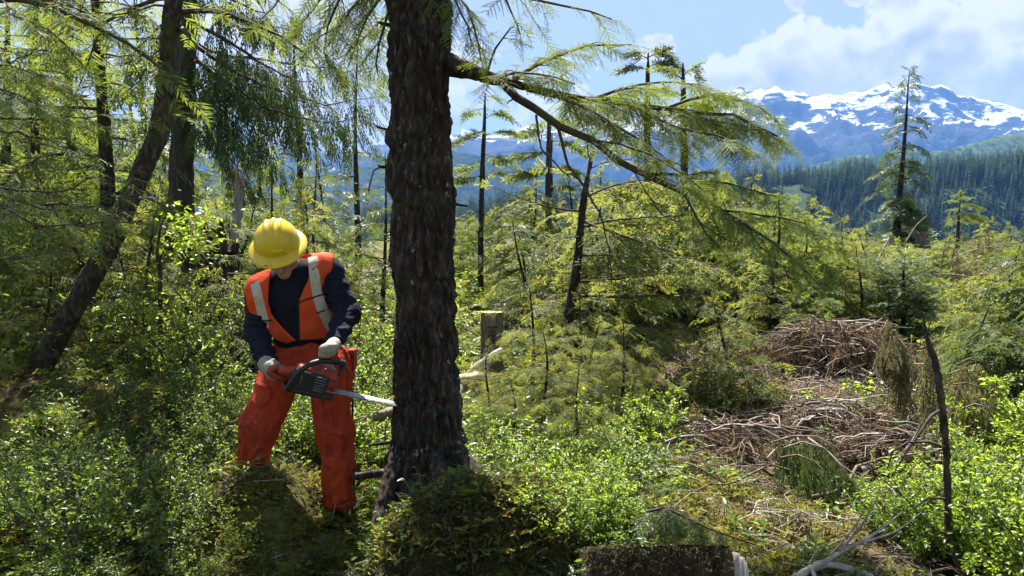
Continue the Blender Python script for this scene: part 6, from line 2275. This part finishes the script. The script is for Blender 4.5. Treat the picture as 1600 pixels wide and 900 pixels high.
    # front boss of the helmet
    sdf_part('front_plate', lambda p: np.maximum(rbox(p, hb + hf * .126 + hu * .03 - hr * .02, np.stack([hr, hf, hu], -1), (.032, .006, .012), .004), -1), hb - .2, hb + .2, .004, M['helmet'], hm_, base)
    return t, base


person, pbase = build_worker()


# ------------------------------------------------------------------ the chainsaw
def build_saw():
    S0 = P(486, 590, 3.70)                                   # middle of the power head
    tip = P(628, 633.5, 3.90)
    mount = P(500, 606.5, 3.70)
    U = tip - mount
    barL = np.linalg.norm(U)
    U /= barL
    Zw = np.array([0, -.16, .98])                            # the bar lies nearly flat
    N = np.cross(U, Zw); N /= np.linalg.norm(N)              # towards the camera
    if N[1] > 0:
        N = -N
    Zb = np.cross(N, U)
    if Zb[2] < 0:
        Zb = -Zb
    base = S0.copy()
    t = thing('chainsaw', 'orange and black chainsaw with its bar against the large trunk', 'chainsaw', base)
    R = np.stack([U, N, Zb], -1)
    L = lambda u, n, z: S0 + U * u + N * n + Zb * z
    px = 3.70 / F * .86
    lo, hi = S0 - .26, S0 + .26
    # pixel-like offsets: u right, z up
    G = lambda du, dz, n=0.0: L(du * px, n, dz * px)

    def bodyf(p):
        d = rbox(p, G(8, 0), R, (38 * px, .055, 22 * px), .018)
        d = smin(d, rbox(p, G(26, 4), R, (14 * px, .062, 24 * px), .012), .015)
        d = smin(d, cone(p, G(-20, -2), G(-52, 2), .040, .030), .03)
        return d
    b = sdf_part('power_head', bodyf, lo, hi, .0045, M['saw_orange'], t, base)

    def cover(p):
        d = rbox(p, G(-6, -4, .052), R, (34 * px, .018, 19 * px), .012)
        return d
    c = sdf_part('side_cover', cover, lo, hi, .0045, M['saw_black'], t, base)
    for k in range(6):
        m = MB()
        tube(m, np.array([G(2, 10 - k * 5, .071), G(22, 9 - k * 5, .071)]), .0045, 6)
        m.build('grille_rib', M['saw_grey'], c, offset=base)
    m = MB()
    tube(m, np.array([G(-24, 8, .070), G(-22, -10, .070)]), .006, 6)
    m.build('badge', M['saw_grey'], c, offset=base)
    sdf_part('base_plate', lambda p: rbox(p, G(0, -24, .02), R, (44 * px, .05, 4.5 * px), .006), lo, hi, .0045, M['saw_black'], t, base)
    sdf_part('muffler_guard', lambda p: rbox(p, G(35, -2, .052), R, (7 * px, .012, 17 * px), .005), lo, hi, .0045, M['saw_orange'], t, base)
    for dz in (9, -6, -14):
        m = MB()
        tube(m, np.array([G(31, dz, .066), G(40, dz, .066)]), .003, 5)
        m.build('guard_slot', M['saw_black'], t, offset=base)
    # wrap handle from the base up and over
    m = MB()
    hp = catmull([G(-40, -24, .07), G(-40, -10, .085), G(-34, 12, .095), (G(-18, 33, .098)), G(4, 43, .09), G(30, 45, .07), G(46, 42, .03), G(52, 30, -.02)], 46)
    tube(m, hp, .0135, 12)
    m.build('front_handle', M['saw_black'], t, smooth=True, offset=base)
    # rear handle
    m = MB()
    tube(m, catmull([G(-38, 6), G(-56, 6), G(-70, 2), G(-74, -6), G(-60, -12), G(-40, -13)], 30), .016, 10)
    m.build('rear_handle', M['saw_orange'], t, smooth=True, offset=base)
    # chain brake guard
    m = MB()
    tube(m, catmull([G(40, 20, .05), G(50, 36, .03), G(54, 38, -.02), G(50, 34, -.06)], 18), .008, 8)
    m.build('brake_guard', M['saw_black'], t, smooth=True, offset=base)
    # guide bar: long flat blade with a round nose, chain around its edge
    w = .040
    # bar's flat faces look up and down
    side = np.cross(Zw / np.linalg.norm(Zw), U); side /= np.linalg.norm(side)
    fl = np.cross(U, side)
    out = []
    for a in np.linspace(-math.pi / 2, math.pi / 2, 13):
        out.append((barL - w * .9 + w * .9 * math.cos(a), w * .9 * math.sin(a)))
    out = [(-.04, -w)] + [(barL * .5, -w * 1.02)] + out + [(barL * .5, w * 1.02), (-.04, w)]
    out = np.array(out)
    n = len(out)
    top = mount + out[:, :1] * U + out[:, 1:] * side + fl * .003
    bot = top - fl * .006
    V = np.concatenate([top, bot, top.mean(0)[None], bot.mean(0)[None]])
    T = []
    for k in range(n):
        q = (k + 1) % n
        T += [(k, q, 2 * n), (n + q, n + k, 2 * n + 1), (k, n + k, n + q), (k, n + q, q)]
    m = MB()
    m.add(V, T)
    bar = m.build('guide_bar', M['steel'], t, offset=base)
    m = MB()
    loop = mount + np.concatenate([out, out[:1]])[:, :1] * U + np.concatenate([out, out[:1]])[:, 1:] * 1.06 * side
    lp = catmull(loop[:-1], 90)
    for k in range(0, 89, 1):
        c0, c1 = lp[k], lp[k] + (lp[k + 1] - lp[k]) * .7
        tube(m, np.array([c0, c1]), .0032, 4)
    stuffed(m.build('chain', M['saw_grey'], bar, offset=base))

    # ---- gloves that grip the handles (parts of the person)
    def glove(name, wrist, palm, handle, along, fing_dir, thumb_to, fl_):
        """palm on the handle; four fingers curl around it, the thumb closes from the other side"""
        along = along / np.linalg.norm(along)
        lens = [.030, .034, .032, .026]

        fing = []
        for k in range(4):
            o = palm + along * (k - 1.5) * .0195
            f0 = fing_dir / np.linalg.norm(fing_dir)
            k1 = o + f0 * lens[k]
            curl = handle - k1
            curl = curl - along * (curl @ along)
            k2 = k1 + (f0 * .35 + curl / (np.linalg.norm(curl) + 1e-6)) * lens[k] * .75
            curl2 = handle - k2
            curl2 = curl2 - along * (curl2 @ along)
            k3 = k2 + (curl2 / (np.linalg.norm(curl2) + 1e-6) - f0 * .4) * lens[k] * .6
            fing.append([(o, .0125), (k1, .0120), (k2, .0110), (k3, .0098)])

        def f(p):
            d = cone(p, palm - along * .024, palm + along * .024, .024, .022)
            d = smin(d, cone(p, wrist, palm, .038, .030), .02)
            d = smin(d, cone(p, wrist + (wrist - palm) * .35, wrist, .046, .040), .012)
            for c in fing:
                d = smin(d, chain(p, c, .006), .007)
            th = [(palm - along * .034 - (fing_dir / np.linalg.norm(fing_dir)) * .008, .014), ((palm + thumb_to) / 2 - along * .040, .013), (thumb_to, .010)]
            d = smin(d, chain(p, th, .006), .010)
            return d + .0016 * fbm(p * 70, 2, 3)
        sdf_part(name, f, palm - .14, palm + .14, .0042, M['glove'], person, pbase)
    hx = hp[27]
    # left hand (image right) on the wrap handle, back of the hand to the camera
    glove('glove', P(525, 535, 3.80), P(513, 545, 3.61), P(505, 550, 3.645), np.array([-1.0, 0, -.15]), np.array([-.25, -.15, -1.0]), P(503, 556, 3.66), 1)
    glove('glove', P(419, 572, 3.76), P(423, 580, 3.655), P(430, 585, 3.69), np.array([.25, 0, -1.0]), np.array([.85, -.25, -.15]), P(438, 573, 3.70), 1)
    return t


build_saw()


# moss hanging over the near side of the foreground stump
def stump_moss():
    st_ = [o for o in bpy.data.objects if o.get('label', '').startswith('mossy dark foreground')][0]
    g = np.random.default_rng(8)
    mb = MB()
    for k in range(330):
        a = g.uniform(-3.3, -.95)
        q = g.uniform(0, 1) ** 1.6
        r = .285 + .02 * g.normal()
        p = np.array([r * math.cos(a), r * math.sin(a), fH - .52 * r * math.sin(a) - .24 * q + .015])
        tv = tuft(int(g.integers(0, 6)) + 720, 10, .035, .026, .0026, .3, .5)
        mb.add(np.concatenate(tv.V) + p, np.concatenate(tv.Q))
    stuffed(mb.build('moss_cap', M['moss_d'], st_))


stump_moss()


# each of several alike plants gets the words that single it out
def single_out():
    by = {}
    for o in C.objects:
        if o.parent is None and 'label' in o and 'category' in o:
            by.setdefault(o['label'], []).append(o)
    words = ['leftmost', 'second from left', 'third from left', 'fourth from left', 'fifth from left', 'sixth from left', 'seventh from left', 'eighth from left', 'ninth from left', 'tenth from left', 'eleventh from left', 'twelfth from left', 'thirteenth from left', 'fourteenth from left', 'fifteenth from left', 'sixteenth from left', 'seventeenth from left', 'eighteenth from left']
    for lab, os_ in by.items():
        if len(os_) < 2:
            continue
        os_.sort(key=lambda o: float(to_pix(np.array(o.location))[0]))
        n = len(os_)
        for k, o in enumerate(os_):
            if n == 2:
                w = ('left', 'right')[k] + ' of two'
            elif n == 3:
                w = ('left', 'middle', 'right')[k] + ' of three'
            elif k == n - 1:
                w = 'rightmost'
            elif k < 18:
                w = words[k]
            else:
                w = f'number {k + 1} from left'
            o['label'] = lab + ', ' + w


single_out()


# saw chips below the cut, pale against the moss
def chips():
    g = np.random.default_rng(3)
    mb = MB()
    c = P(618, 740, 3.86)
    for k in range(260):
        x, y = c[0] + g.normal(0, .11), c[1] + g.normal(-.02, .09)
        p = np.array([x, y, hz(x, y) + .025 + .03 * g.uniform()])
        d = g.normal(0, 1, 3) * .006
        e = g.normal(0, 1, 3) * .004
        mb.add([p - d, p + e, p + d, p - e], [(0, 1, 2, 3)])
    o = mb.build('saw_chips', M['wood_cut'])
    tag(o, 'pale saw chips scattered on the moss below the cut', None, None, 'stuff')


chips()
